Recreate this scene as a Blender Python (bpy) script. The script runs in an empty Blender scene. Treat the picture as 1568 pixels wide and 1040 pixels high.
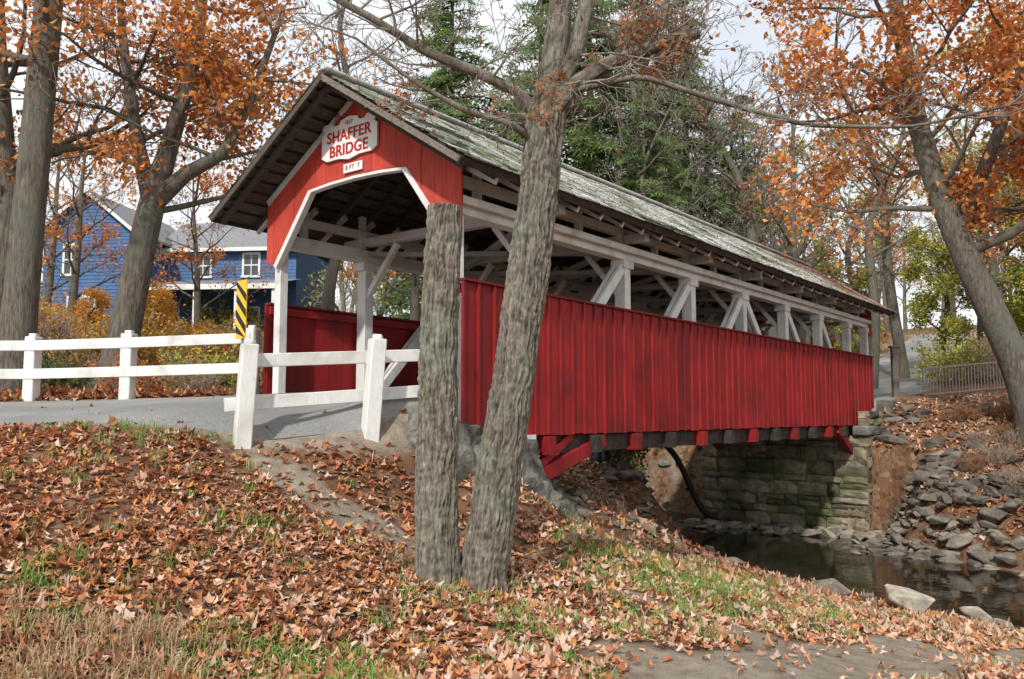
import bpy, bmesh, math, random, time
import numpy as np
from mathutils import Vector, Matrix, noise
T0=time.time()
random.seed(7); rng=np.random.default_rng(7)
scene=bpy.context.scene
COL=scene.collection

# ------------------------------------------------------------------ mesh helpers
class MB:
    def __init__(s): s.v=[];s.f=[];s.m=[];s.c=[];s.n=0
    def add(s,verts,faces,mat=0,col=(1,1,1)):
        verts=np.asarray(verts,float).reshape(-1,3); faces=np.asarray(faces,int)
        s.v.append(verts); s.f.append(faces+s.n); s.m.append(np.full(len(faces),mat,int))
        c=np.asarray(col,float)
        if c.ndim==1: c=np.repeat(c[None],len(verts),0)
        s.c.append(c); s.n+=len(verts)
    def mesh(s,name,mats,smooth=False):
        me=bpy.data.meshes.new(name)
        V=np.concatenate(s.v); C=np.concatenate(s.c)
        loops=np.concatenate([f.ravel() for f in s.f])
        sizes=np.concatenate([np.full(len(f),f.shape[1],int) for f in s.f])
        starts=np.concatenate([[0],np.cumsum(sizes)[:-1]])
        me.vertices.add(len(V)); me.vertices.foreach_set('co',V.ravel())
        me.loops.add(len(loops)); me.loops.foreach_set('vertex_index',loops.astype(np.int32))
        me.polygons.add(len(sizes)); me.polygons.foreach_set('loop_start',starts.astype(np.int32))
        me.polygons.foreach_set('material_index',np.concatenate(s.m).astype(np.int32))
        me.polygons.foreach_set('use_smooth',np.full(len(sizes),smooth))
        me.update(calc_edges=True)
        a=me.color_attributes.new(name='Col',type='FLOAT_COLOR',domain='POINT')
        a.data.foreach_set('color',np.hstack([C,np.ones((len(C),1))]).ravel())
        for m in mats: me.materials.append(m)
        return me
    def obj(s,name,mats,parent=None,smooth=False,bevel=0):
        o=bpy.data.objects.new(name,s.mesh(name,mats,smooth)); COL.objects.link(o)
        if parent: o.parent=parent
        if bevel:
            b=o.modifiers.new('bev','BEVEL'); b.width=bevel; b.segments=1; b.limit_method='ANGLE'
        return o
def empty(name,loc=(0,0,0),rz=0):
    e=bpy.data.objects.new(name,None); COL.objects.link(e); e.location=loc; e.rotation_euler=(0,0,rz)
    e.empty_display_size=.2
    return e
BOXF=np.array([[0,3,2,1],[4,5,6,7],[0,1,5,4],[1,2,6,5],[2,3,7,6],[3,0,4,7]])
def box(mb,a,b,mat=0,col=(1,1,1)):
    x0,y0,z0=a; x1,y1,z1=b
    mb.add([(x0,y0,z0),(x1,y0,z0),(x1,y1,z0),(x0,y1,z0),(x0,y0,z1),(x1,y0,z1),(x1,y1,z1),(x0,y1,z1)],BOXF,mat,col)
def beam(mb,p0,p1,w,h,mat=0,col=(1,1,1),up=(0,0,1)):
    p0=np.array(p0,float);p1=np.array(p1,float); d=p1-p0; d/=np.linalg.norm(d)
    up=np.array(up,float)
    if abs(d@up)>.98: up=np.array([1.,0,0])
    s=np.cross(d,up); s/=np.linalg.norm(s); u=np.cross(s,d)
    v=[]
    for p in (p0,p1):
        for a,b in ((-1,-1),(1,-1),(1,1),(-1,1)): v.append(p+s*a*w/2+u*b*h/2)
    mb.add(v,BOXF,mat,col)
def prism(mb,pts,x0,x1,mat=0,col=(1,1,1)):
    n=len(pts); v=[(x0,p[0],p[1]) for p in pts]+[(x1,p[0],p[1]) for p in pts]
    mb.add(v,[[i,(i+1)%n,n+(i+1)%n,n+i] for i in range(n)],mat,col)
    mb.add(v,[list(range(n))[::-1],list(range(n,2*n))],mat,col)
def tube(mb,pts,rad,sides=6,mat=0,col=(1,1,1),cap=False):
    pts=np.asarray(pts,float); rad=np.asarray(rad,float); n=len(pts)
    tan=np.gradient(pts,axis=0); tan/=np.linalg.norm(tan,axis=1)[:,None]+1e-9
    d=pts[-1]-pts[0]; ref=np.array([0,0,1.]) if abs(d[2])<.75*np.linalg.norm(d) else np.array([1.,.1,0])
    a=np.cross(tan,ref); a/=np.linalg.norm(a,axis=1)[:,None]+1e-9; b=np.cross(tan,a)
    an=np.arange(sides)*2*math.pi/sides
    ring=pts[:,None]+rad[:,None,None]*(a[:,None]*np.cos(an)[None,:,None]+b[:,None]*np.sin(an)[None,:,None])
    i=np.arange(n-1)[:,None]*sides; j=np.arange(sides)[None]; k=(j+1)%sides
    F=np.stack([i+j,i+k,i+sides+k,i+sides+j],-1).reshape(-1,4)
    mb.add(ring.reshape(-1,3),F,mat,col)
    if cap: mb.add(ring[-1],[list(range(sides))],mat,col)

# ------------------------------------------------------------------ materials
def mat(name,c1,c2=None,scale=4,rough=.8,bump=0,bscale=None,stretch=(1,1,1),attr=False,c3=None,s3=.6,t3=(.45,.7),spec=.3,lo=.35,hi=.65,detail=5,bdist=.02,trans=0):
    m=bpy.data.materials.new(name); m.use_nodes=True; N=m.node_tree.nodes; L=m.node_tree.links
    bs=N['Principled BSDF']; bs.inputs['Roughness'].default_value=rough
    bs.inputs['Specular IOR Level'].default_value=spec
    tc=N.new('ShaderNodeTexCoord'); mp=N.new('ShaderNodeMapping'); mp.inputs['Scale'].default_value=stretch
    L.new(tc.outputs['Object'],mp.inputs[0])
    nz=N.new('ShaderNodeTexNoise'); nz.inputs['Scale'].default_value=scale; nz.inputs['Detail'].default_value=detail
    nz.inputs['Roughness'].default_value=.65
    L.new(mp.outputs[0],nz.inputs['Vector'])
    cr=N.new('ShaderNodeValToRGB'); cr.color_ramp.elements[0].position=lo; cr.color_ramp.elements[1].position=hi
    cr.color_ramp.elements[0].color=(*c1,1); cr.color_ramp.elements[1].color=(*(c2 or c1),1)
    L.new(nz.outputs['Fac'],cr.inputs[0]); out=cr.outputs[0]
    if c3:
        n3=N.new('ShaderNodeTexNoise'); n3.inputs['Scale'].default_value=s3; n3.inputs['Detail'].default_value=5
        L.new(tc.outputs['Object'],n3.inputs['Vector'])
        r3=N.new('ShaderNodeMapRange'); r3.inputs[1].default_value=t3[0]; r3.inputs[2].default_value=t3[1]
        L.new(n3.outputs['Fac'],r3.inputs[0])
        mx=N.new('ShaderNodeMix'); mx.data_type='RGBA'; L.new(r3.outputs[0],mx.inputs[0]); L.new(out,mx.inputs[6]); mx.inputs[7].default_value=(*c3,1)
        out=mx.outputs[2]
    if attr:
        at=N.new('ShaderNodeAttribute'); at.attribute_name='Col'
        mu=N.new('ShaderNodeMix'); mu.data_type='RGBA'; mu.blend_type='MULTIPLY'; mu.inputs[0].default_value=1
        L.new(out,mu.inputs[6]); L.new(at.outputs['Color'],mu.inputs[7]); out=mu.outputs[2]
    L.new(out,bs.inputs['Base Color'])
    if bump:
        nb=N.new('ShaderNodeTexNoise'); nb.inputs['Scale'].default_value=bscale or scale*3; nb.inputs['Detail'].default_value=5
        nb.inputs['Roughness'].default_value=.7
        L.new(mp.outputs[0],nb.inputs['Vector'])
        bp=N.new('ShaderNodeBump'); bp.inputs['Strength'].default_value=bump; bp.inputs['Distance'].default_value=bdist
        L.new(nb.outputs['Fac'],bp.inputs['Height']); L.new(bp.outputs[0],bs.inputs['Normal'])
    return m
def matf(name,trans):
    """leaf-like material: per-leaf colour from the mesh, diffuse + a share of translucency"""
    m=bpy.data.materials.new(name); m.use_nodes=True; N=m.node_tree.nodes; L=m.node_tree.links; bs=N['Principled BSDF']; N.remove(bs)
    at=N.new('ShaderNodeAttribute'); at.attribute_name='Col'; df=N.new('ShaderNodeBsdfDiffuse'); L.new(at.outputs['Color'],df.inputs[0])
    tr=N.new('ShaderNodeBsdfTranslucent'); L.new(at.outputs['Color'],tr.inputs[0]); ms=N.new('ShaderNodeMixShader'); ms.inputs[0].default_value=trans
    L.new(df.outputs[0],ms.inputs[1]); L.new(tr.outputs[0],ms.inputs[2]); L.new(ms.outputs[0],N['Material Output'].inputs[0]); return m
W1=(1,1,1)
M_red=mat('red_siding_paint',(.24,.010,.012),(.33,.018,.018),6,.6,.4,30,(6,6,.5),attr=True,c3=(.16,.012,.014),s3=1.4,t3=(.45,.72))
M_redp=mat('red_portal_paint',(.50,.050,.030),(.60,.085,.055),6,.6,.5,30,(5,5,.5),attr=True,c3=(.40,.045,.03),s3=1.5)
M_white=mat('white_timber_paint',(.70,.70,.67),(.80,.80,.77),8,.55,.35,40,(3,3,1),attr=True,c3=(.50,.48,.43),s3=2.2,t3=(.5,.75))
M_wood=mat('weathered_wood',(.10,.08,.065),(.22,.19,.16),8,.85,.5,30,(1,6,6),attr=True)
M_dark=mat('dark_timber',(.03,.025,.02),(.07,.055,.045),6,.9,.4,attr=True)
M_shing=mat('roof_shingles',(.60,.60,.58),(.86,.86,.84),9,.6,.4,30,attr=True)
M_asph=mat('asphalt',(.18,.177,.172),(.27,.265,.255),30,.85,.4,120,c3=(.34,.33,.31),s3=.5)
M_stone=mat('stone_masonry',(.22,.19,.14),(.50,.44,.33),7,.9,1,14,attr=True,c3=(.15,.155,.085),s3=1.1,t3=(.42,.62),bdist=.06)
M_conc=mat('weathered_concrete',(.15,.145,.13),(.33,.32,.29),6,.9,.9,16,attr=True,c3=(.08,.08,.065),s3=1.8,bdist=.05)
M_rock=mat('rock',(.13,.12,.11),(.30,.28,.25),4,.85,.8,10,attr=True,bdist=.04)
M_leaf=matf('fallen_leaves',.12)
M_fol=matf('autumn_foliage',.42)
M_grass=matf('grass_blades',.25)
M_bark=mat('tree_bark',(.085,.070,.055),(.24,.21,.17),7,.95,1,12,(3,3,.5),attr=True,c3=(.16,.165,.13),s3=1.3,bdist=.05)
M_barkfg=mat('furrowed_bark',(.135,.117,.095),(.32,.285,.235),26,.95,1,34,(3,3,.6),attr=True,c3=(.245,.25,.195),s3=2.2,t3=(.48,.72),bdist=.02)
M_cut=mat('cut_wood',(.25,.17,.10),(.35,.26,.17),12,.8,.3)
M_twig=mat('twig_bark',(.17,.14,.115),(.31,.27,.23),3,.9,0,attr=True,detail=1)
M_sign=mat('sign_white_paint',(.78,.78,.76),(.84,.84,.82),6,.4)
M_redtxt=mat('sign_red_letters',(.42,.02,.02),(.5,.03,.02),6,.5)
M_yel=mat('yellow_reflective',(.85,.48,.02),(.9,.55,.03),6,.4)
M_blk=mat('black_paint',(.012,.012,.012),(.02,.02,.02),6,.5)
M_metal=mat('galvanised_steel',(.28,.28,.28),(.36,.36,.36),6,.5)
M_rail=mat('weathered_pipe',(.30,.24,.21),(.40,.33,.30),6,.6)
M_blue=mat('blue_clapboard',(.050,.115,.26),(.065,.145,.31),3,.6,attr=True)
M_glass=mat('window_glass',(.04,.05,.06),(.07,.08,.09),2,.1,spec=.6)
M_hroof=mat('house_shingles',(.17,.17,.18),(.27,.27,.28),8,.8,.3)

M_water=bpy.data.materials.new('creek_water'); M_water.use_nodes=True
N=M_water.node_tree.nodes; L=M_water.node_tree.links; b=N['Principled BSDF']
b.inputs['Base Color'].default_value=(.018,.015,.009,1); b.inputs['Roughness'].default_value=.03; b.inputs['Specular IOR Level'].default_value=.5
nz=N.new('ShaderNodeTexNoise'); nz.inputs['Scale'].default_value=4; nz.inputs['Detail'].default_value=3
tc=N.new('ShaderNodeTexCoord'); L.new(tc.outputs['Object'],nz.inputs['Vector'])
bp=N.new('ShaderNodeBump'); bp.inputs['Strength'].default_value=.1; bp.inputs['Distance'].default_value=.04
L.new(nz.outputs['Fac'],bp.inputs['Height']); L.new(bp.outputs[0],b.inputs['Normal'])

M_gr=bpy.data.materials.new('forest_ground'); M_gr.use_nodes=True
N=M_gr.node_tree.nodes; L=M_gr.node_tree.links; b=N['Principled BSDF']; b.inputs['Roughness'].default_value=.95; b.inputs['Specular IOR Level'].default_value=.1
tc=N.new('ShaderNodeTexCoord')
def nt(sc,d=5,r=.6):
    n=N.new('ShaderNodeTexNoise'); n.inputs['Scale'].default_value=sc; n.inputs['Detail'].default_value=d; n.inputs['Roughness'].default_value=r
    L.new(tc.outputs['Object'],n.inputs['Vector']); return n
vo=N.new('ShaderNodeTexVoronoi'); vo.inputs['Scale'].default_value=9; L.new(tc.outputs['Object'],vo.inputs['Vector'])
cr=N.new('ShaderNodeValToRGB'); e=cr.color_ramp.elements; e[0].position=0; e[0].color=(.10,.055,.03,1); e[1].position=1; e[1].color=(.36,.22,.13,1)
x=e.new(.35); x.color=(.24,.12,.07,1); x=e.new(.65); x.color=(.18,.115,.07,1)
sp=N.new('ShaderNodeSeparateColor'); L.new(vo.outputs['Color'],sp.inputs[0]); L.new(sp.outputs[0],cr.inputs[0])
n1=nt(60,7,.75); n1b=nt(5,5,.7); cr2=N.new('ShaderNodeValToRGB'); cr2.color_ramp.elements[0].color=(.19,.15,.11,1); cr2.color_ramp.elements[1].color=(.50,.43,.34,1)
cr2.color_ramp.elements[0].position=.36; cr2.color_ramp.elements[1].position=.64
av=N.new('ShaderNodeMath'); av.operation='MULTIPLY_ADD'; av.inputs[1].default_value=.5; L.new(n1.outputs['Fac'],av.inputs[0])
hb=N.new('ShaderNodeMath'); hb.operation='MULTIPLY'; hb.inputs[1].default_value=.5; L.new(n1b.outputs['Fac'],hb.inputs[0]); L.new(hb.outputs[0],av.inputs[2])
L.new(av.outputs[0],cr2.inputs[0])
at=N.new('ShaderNodeAttribute'); at.attribute_name='Col'
sa=N.new('ShaderNodeSeparateColor'); L.new(at.outputs['Color'],sa.inputs[0])
n2=nt(1.2,6); ad=N.new('ShaderNodeMath'); ad.operation='ADD'; L.new(n2.outputs['Fac'],ad.inputs[0]); L.new(sa.outputs[0],ad.inputs[1])
mr=N.new('ShaderNodeMapRange'); mr.inputs[1].default_value=.75; mr.inputs[2].default_value=1.05; L.new(ad.outputs[0],mr.inputs[0])
mx=N.new('ShaderNodeMix'); mx.data_type='RGBA'; L.new(mr.outputs[0],mx.inputs[0]); L.new(cr.outputs[0],mx.inputs[6]); L.new(cr2.outputs[0],mx.inputs[7])
n4=nt(2.3,5); ad2=N.new('ShaderNodeMath'); ad2.operation='ADD'; L.new(n4.outputs['Fac'],ad2.inputs[0]); L.new(sa.outputs[1],ad2.inputs[1])
mr2=N.new('ShaderNodeMapRange'); mr2.inputs[1].default_value=.85; mr2.inputs[2].default_value=1.2; L.new(ad2.outputs[0],mr2.inputs[0])
mx2=N.new('ShaderNodeMix'); mx2.data_type='RGBA'; L.new(mr2.outputs[0],mx2.inputs[0]); L.new(mx.outputs[2],mx2.inputs[6]); mx2.inputs[7].default_value=(.16,.19,.07,1)
L.new(mx2.outputs[2],b.inputs['Base Color'])
bp=N.new('ShaderNodeBump'); bp.inputs['Strength'].default_value=1; bp.inputs['Distance'].default_value=.05; L.new(av.outputs[0],bp.inputs['Height']); L.new(bp.outputs[0],b.inputs['Normal'])

# ------------------------------------------------------------------ bridge frame
ANG=math.radians(52.3); U=np.array([math.cos(ANG),math.sin(ANG)]); Vv=np.array([-U[1],U[0]]); P0=np.array([-.67,10.5])
def Bxy(s,w): return P0+s*U+w*Vv
def toB(x,y):
    rx=x-P0[0]; ry=y-P0[1]; return rx*U[0]+ry*U[1], rx*Vv[0]+ry*Vv[1]
BL=18.14; BW=3.76

# ------------------------------------------------------------------ terrain
C=np.array([
(0,0,-1.55),(-4,0,-1.25),(4,0,-1.8),(0,4,-1.52),(-2.7,4.7,-1.38),(3.4,5.85,-1.82),(-.3,7.5,-1.43),(-3.9,6.6,-.85),(-1.9,6,-1.3),(2,4.5,-1.65),
(-5.7,9.5,-.11),(-3.4,9.3,-.06),(-1.15,10.,.02),(-2.8,8.95,-.33),(-1.55,9.55,-.25),(-2.15,8.5,-.66),(-1.36,8.,-1.02),(-1.05,9.7,-.55),(-1.9,10.5,.1),(-1.5,10.95,.16),(-.9,11.7,.15),(-1.2,12.5,.2),
(-.5,9.5,-1.1),(.6,11,-1.27),(1.06,12,-1.57),(2.44,15,-1.95),(3.0,17,-2.5),(1.7,10.5,-1.76),(4.05,13,-2.6),(2.24,8.2,-1.97),(4.2,9.2,-2.36),(6.4,11,-2.85),(1.0,8.0,-1.6),
(7.2,12.6,-3.06),(6.0,13.2,-3.0),(5.0,15.2,-3.02),(4.7,16.8,-3.06),(4.4,19,-3.08),(4.6,14.2,-2.86),(4.2,21,-3.0),(3.4,15.2,-2.5),
(-1,18,-1.0),(1,19.5,-1.45),(2.25,22.3,-1.76),(1.6,17.5,-1.65),(-3.64,12.8,.30),(-8.4,14,.24),(-12,13,.15),(-6,11.5,.08),(-4,11,.14),(-2.5,11.4,.2),(-20,12,.1),(-12,9,-.3),(-9,6,-.8),
(-19,38,3.0),(-12,38,3.0),(-15,30,2.1),(-14,22,1.1),(-8,20,.9),(-3.8,15,.2),(-3,20,.4),(-8,30,1.6),(-30,30,3),
(10.4,24.8,.25),(7.4,27.1,.25),(8.9,26,.28),(15,32,.95),(20.8,45,2.6),(12,29,.55),(14.4,27,.72),(13.1,22.2,-.1),(10.8,21.4,-1.2),(11,18.4,-1.9),(17,20,0.2),(18,14,-.6),(13,13.5,-2.6),(20,27,1.2),
(6.9,28.6,-.8),(3.2,29,-1.0),(0,30,.4),(0,40,2),(0,60,4),(-30,60,4),(30,60,5.5),(40,40,4),(0,100,7),(60,100,11),(-60,100,6),
(0,-20,-1.5),(30,-20,-3),(-30,-20,-1),(18,3,-2.9),(9,5,-2.75),(30,6,-1.5),(0,200,13),(150,150,20),(-150,150,12),(150,0,0),(-150,0,5),(0,-150,-1)],float)
def phi(r2): return np.sqrt(r2+.5)
D2=((C[:,None,:2]-C[None,:,:2])**2).sum(-1)
n=len(C); A=np.zeros((n+3,n+3)); A[:n,:n]=phi(D2); A[:n,n]=1; A[:n,n+1:]=C[:,:2]; A[n,:n]=1; A[n+1:,:n]=C[:,:2].T
sol=np.linalg.solve(A,np.concatenate([C[:,2],[0,0,0]]))
CRK=np.array([(40,-18),(20,3),(12.3,10.6),(8.9,15.2),(7.4,18.6),(6.9,21.8),(6.0,24.8),(4.4,28),(0,34),(-8,44)],float)
CHW=np.array([2,2,2.1,2.1,2.0,2.0,1.7,1.1,1,1.])
def polydist(x,y,P):
    best=np.full(x.shape,1e9); bt=np.zeros(x.shape)
    for i in range(len(P)-1):
        a=P[i];d=P[i+1]-a; t=np.clip(((x-a[0])*d[0]+(y-a[1])*d[1])/(d@d),0,1)
        q=np.hypot(x-a[0]-t*d[0],y-a[1]-t*d[1]); k=q<best; best=np.where(k,q,best); bt=np.where(k,i+t,bt)
    return best,bt
ROADS=[(np.array([(-.9,13.3),(-2.16,11.65),(-2.75,11.05),(-3.8,11.0),(-6,11.35),(-9,11.6),(-14,11.3),(-40,9)],float),2.0),
       (np.array([(8.3,25.2),(8.94,26),(12,30),(16,36),(21,45),(34,66)],float),2.1)]
def sm(x): x=np.clip(x,0,1); return x*x*(3-2*x)
def hbase(x,y):
    x=np.asarray(x,float); y=np.asarray(y,float); shp=x.shape; x=x.ravel(); y=y.ravel()
    z=np.zeros(len(x))
    for i in range(0,len(x),20000):
        X=x[i:i+20000];Y=y[i:i+20000]
        R=phi((X[:,None]-C[None,:,0])**2+(Y[:,None]-C[None,:,1])**2)
        z[i:i+20000]=R@sol[:n]+sol[n]+sol[n+1]*X+sol[n+2]*Y
    r=.025*np.sin(x*2.1+1.3*np.sin(y*1.7))+.02*np.sin(y*3.3+x*1.1)+.012*np.sin(x*6.1-y*4.7)+.010*np.sin(x*9.7+y*8.3)
    dm=np.full(len(x),1e9)
    for P,hw in ROADS: dm=np.minimum(dm,polydist(x,y,P)[0]-hw)
    z=z+r*sm(dm/.8)
    d,t=polydist(x,y,CRK); hw=np.interp(t,np.arange(len(CRK)),CHW)
    k=sm((d-hw+.1)/1.2)
    z=np.maximum(z,-3.1*(d>hw+.9)-50*(d<=hw+.9))
    z=z*k+(-3.55)*(1-k)
    return z.reshape(shp)
def terr(x,y):
    z=hbase(x,y)
    for P,hw in ROADS:
        d=polydist(x,y,P)[0]; z=z-.07*sm((hw-.05-d)/.2)
    s,w=toB(x,y)
    m=(s>.1)&(s<1.25)&(w>-.35)&(w<4.1); z=np.where(m,np.minimum(z,-1.1),z)
    m=(s>=1.25)&(s<13.5)&(w>-.6)&(w<4.6); z=np.where(m,np.minimum(z,-1.05),z)
    e=sm((s-12.8)/1.2)*sm((w+2.2)/1.6)*sm((5.6-w)/1.2)*(s<16.1); z=np.where(e>0,np.minimum(z,z*(1-e)+(-3.3)*e),z)
    m=(s>=16.1)&(s<18.0)&(w>-.3)&(w<3.95); z=np.where(m,np.minimum(z,-.5),z)
    return z
def axis(lo,hi,fl,fh,step):
    a=list(np.arange(fl,fh,step)); s=step; v=fh
    while v<hi: a.append(v); s*=1.22; v+=s
    a.append(hi); s=step; v=fl-step; L_=[]
    while v>lo: L_.append(v); s*=1.22; v-=s
    L_.append(lo); return np.array(L_[::-1]+a)
gx=axis(-400,400,-10,16,.13); gy=axis(-300,600,2,29,.13)
GX,GY=np.meshgrid(gx,gy); GZ=terr(GX,GY)
dcl=np.array([(1.5,5.4),(2.9,7.2),(5.2,8.7),(8,10)],float); dtr=np.array([(-2.7,8.8),(-2.1,8.45),(-1.5,8.05),(-1.15,8.2)],float)
dtr2=np.array([(-1.0,8.1),(-.4,8.5),(.3,8.4),(1.2,7.6)],float)
def dirt(x,y):
    wob=.25*np.sin(x*2.3+y*1.7)+.12*np.sin(x*6.3-y*5.1)
    a=1-sm((polydist(x,y,dcl)[0]-.55+wob)/.5); b_=.8*(1-sm((polydist(x,y,dtr)[0]-.08+.45*wob)/.35)); c_=.7*(1-sm((polydist(x,y,dtr2)[0]-.1+.5*wob)/.35))
    return np.maximum(np.maximum(a,b_),c_)
dd=dirt(GX,GY).ravel()
dr=np.minimum(polydist(GX,GY,ROADS[0][0])[0]-1.95,polydist(GX,GY,ROADS[1][0])[0]-2.1).ravel()
dd=np.maximum(dd,1-sm(dr/.25))
dc=polydist(GX,GY,CRK)[0].ravel(); dd=np.maximum(dd,.45*(1-sm((dc-2)/1.)))
green=.34*np.exp(-((GX-2)**2+(GY-9.5)**2)/6).ravel()+.14
mb=MB(); nx=len(gx); ny=len(gy)
i=np.arange(ny-1)[:,None]*nx; j=np.arange(nx-1)[None]
F=np.stack([i+j,i+j+1,i+nx+j+1,i+nx+j],-1).reshape(-1,4)
mb.add(np.stack([GX.ravel(),GY.ravel(),GZ.ravel()],-1),F,0,np.stack([dd*.65,green,dd*0],-1))
mb.obj('ground',[M_gr],smooth=True)
def road(name,P,hw,m):
    seg=np.concatenate([[0],np.cumsum(np.hypot(*np.diff(P,axis=0).T))]); t=np.arange(0,seg[-1],.25)
    xs=np.interp(t,seg,P[:,0]); ys=np.interp(t,seg,P[:,1])
    k=np.ones(7)/7
    for _ in range(2):
        xs[3:-3]=np.convolve(xs,k,'valid'); ys[3:-3]=np.convolve(ys,k,'valid')
    tx=np.gradient(xs);ty=np.gradient(ys);l=np.hypot(tx,ty);nx_=-ty/l;ny_=tx/l
    nw=17; o=np.linspace(-hw,hw,nw); jit=np.zeros((len(xs),nw)); jit[:,0]=rng.normal(0,.03,len(xs)); jit[:,-1]=rng.normal(0,.03,len(xs))
    X=xs[:,None]+nx_[:,None]*(o+jit); Y=ys[:,None]+ny_[:,None]*(o+jit); Z=hbase(X,Y)+.004
    Z[:,0]-=.06; Z[:,-1]-=.06
    mb=MB(); i=np.arange(len(xs)-1)[:,None]*nw; j=np.arange(nw-1)[None]
    mb.add(np.stack([X,Y,Z],-1).reshape(-1,3),np.stack([i+j,i+j+1,i+nw+j+1,i+nw+j],-1).reshape(-1,4))
    mb.obj(name,[m],smooth=True)
road('road',ROADS[0][0],2.0,M_asph); road('road',ROADS[1][0],2.1,M_asph)
mb=MB(); Pc=CRK; tn=np.gradient(Pc,axis=0); tn/=np.linalg.norm(tn,axis=1)[:,None]; nn=np.stack([-tn[:,1],tn[:,0]],-1)
mb.add(np.vstack([np.c_[Pc+nn*(CHW[:,None]+1.4),np.full(len(Pc),-3.2)],np.c_[Pc-nn*(CHW[:,None]+1.4),np.full(len(Pc),-3.2)]]),
  [[i,i+1,len(Pc)+i+1,len(Pc)+i] for i in range(len(Pc)-1)])
mb.obj('creek_water',[M_water])
def H(x,y): return float(terr(np.array([x],float),np.array([y],float))[0])

# ------------------------------------------------------------------ covered bridge
br=empty('covered_bridge',(P0[0],P0[1],0),ANG)
ZB=-.28; ZS=1.65; ZT=2.62; YC=BW/2; RZ=4.66; SL=.645; HWD=2.48; SF=-.62
def rv(a=.08,m=1): 
    k=m*(1+random.uniform(-a,a)); return (k,k,k)
for yo,nm in ((-.05,'siding_right'),(BW+.05,'siding_left')):
    mb=MB(); s=0
    sg=-1 if yo<0 else 1
    while s<BL-.01:
        e_=min(s+.3,BL); q=random.uniform(0,.006); c=rv(.2)
        box(mb,(s+.002,min(yo,yo+sg*.025)+sg*q,ZB+random.uniform(-.012,.012)),(e_-.002,max(yo,yo+sg*.025)+sg*q,ZS+random.uniform(-.004,.004)),0,c)
        bo=random.uniform(-.02,.02)
        box(mb,(s-.02+bo,min(yo+sg*.02,yo+sg*.06),ZB+random.uniform(-.01,.01)),(s+.022+bo,max(yo+sg*.02,yo+sg*.06),ZS-.003),0,rv(.2))
        s+=.3
    box(mb,(0,min(yo-sg*.02,yo-sg*.06),ZS-.14),(BL,max(yo-sg*.02,yo-sg*.06),ZS-.02),0)
    box(mb,(-.01,min(yo-sg*.06,yo+sg*.07),ZS+.002),(BL,max(yo-sg*.06,yo+sg*.07),ZS+.035),0,(.75,.75,.75))
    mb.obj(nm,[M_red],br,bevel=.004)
def zroof(w): return RZ-.13-SL*abs(w-YC)
def zopen(w):
    a=abs(w-YC)
    if a<.96: return 3.27+.05*(1-(a/.96)**2)
    return 3.27-(a-.96)/(1.74-.96)*1.0
for x0,nm in ((0,'portal_near'),(BL+.0,'portal_far')):
    mb=MB(); w=-.08; 
    while w<BW+.08:
        w1=min(w+.235,BW+.08); q=random.uniform(0,.008); sg=-1 if x0==0 else 1
        ws=[w+.002]+[k for k in (YC,YC-.96,YC+.96,YC-1.74,YC+1.74) if w+.01<k<w1-.01]+[w1-.002]; ws.sort()
        top=[(k,zroof(k)) for k in ws]; bot=[(k,max(zopen(k),2.27)) for k in ws]
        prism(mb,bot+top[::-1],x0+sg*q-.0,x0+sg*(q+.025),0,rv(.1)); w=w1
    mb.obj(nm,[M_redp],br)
    mb=MB(); pts=[(YC-1.74,2.2),(YC-.96,3.235)]+[(YC+k,3.235+.05*(1-(k/.96)**2)) for k in (-.5,0,.5)]+[(YC+.96,3.235),(YC+1.74,2.2)]
    for q_,(a,b_) in enumerate(zip(pts[:-1],pts[1:])): beam(mb,(x0,a[0],a[1]),(x0,b_[0],b_[1]),.10,.08 if q_ in (0,5) else .045,0,up=(0,0,1))
    mb.obj(nm+'_trim',[M_white],br,bevel=.005)
mb=MB()
posts=[.1,1.8,4.22,6.65,9.07,11.5,13.92,16.34,BL-.1]
for wy in (.12,BW-.12):
    beam(mb,(0,wy,ZT),(BL,wy,ZT),.2,.2)
    box(mb,(0,wy-.1,-.55),(BL,wy+.1,-.29),1)
    for k,s in enumerate(posts):
        beam(mb,(s,wy,-.28),(s,wy,ZT-.1),.2 if k else .14,.18 if k else .14)
        if k: box(mb,(s-.16,wy-.13,ZT-.24),(s+.16,wy+.13,ZT-.102))
    for k in range(1,len(posts)-2):
        a,b_=posts[k],posts[k+1]
        for o in (-.055,.055):
            if b_<=9.1: beam(mb,(a+.05,wy+o,.15),(b_-.08,wy+o,ZT-.2),.07,.16)
            else: beam(mb,(b_-.05,wy+o,.15),(a+.08,wy+o,ZT-.2),.07,.16)
    sgn=-1 if wy<1 else 1
    beam(mb,(0,wy+sgn*.17,ZT+.06),(BL,wy+sgn*.17,ZT+.06),.07,.10)
    s=.5
    while s<BL:
        beam(mb,(s,wy,ZT+.1),(s,wy,zroof(wy)-.1),.1,.1,0,rv(.1,.8)); s+=1.21
    beam(mb,(.1,wy,ZT+.36),(BL,wy,ZT+.36),.14,.12,0,(.8,.8,.8))
for k,s in enumerate(posts):
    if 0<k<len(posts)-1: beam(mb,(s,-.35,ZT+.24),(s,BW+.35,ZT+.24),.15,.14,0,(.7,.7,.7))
    for wy,sg in ((.12,1),(BW-.12,-1)):
        if k: beam(mb,(s,wy,ZT-.75),(s,wy+sg*.75,ZT+.15),.09,.09)
    if 0<k<len(posts)-1:
        n_=posts[k+1]
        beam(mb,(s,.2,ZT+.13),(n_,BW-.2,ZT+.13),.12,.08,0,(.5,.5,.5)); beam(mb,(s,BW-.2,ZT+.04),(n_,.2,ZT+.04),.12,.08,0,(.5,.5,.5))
mb.obj('truss',[M_white,M_dark],br,bevel=.006)
mb=MB(); s=-.5
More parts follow.
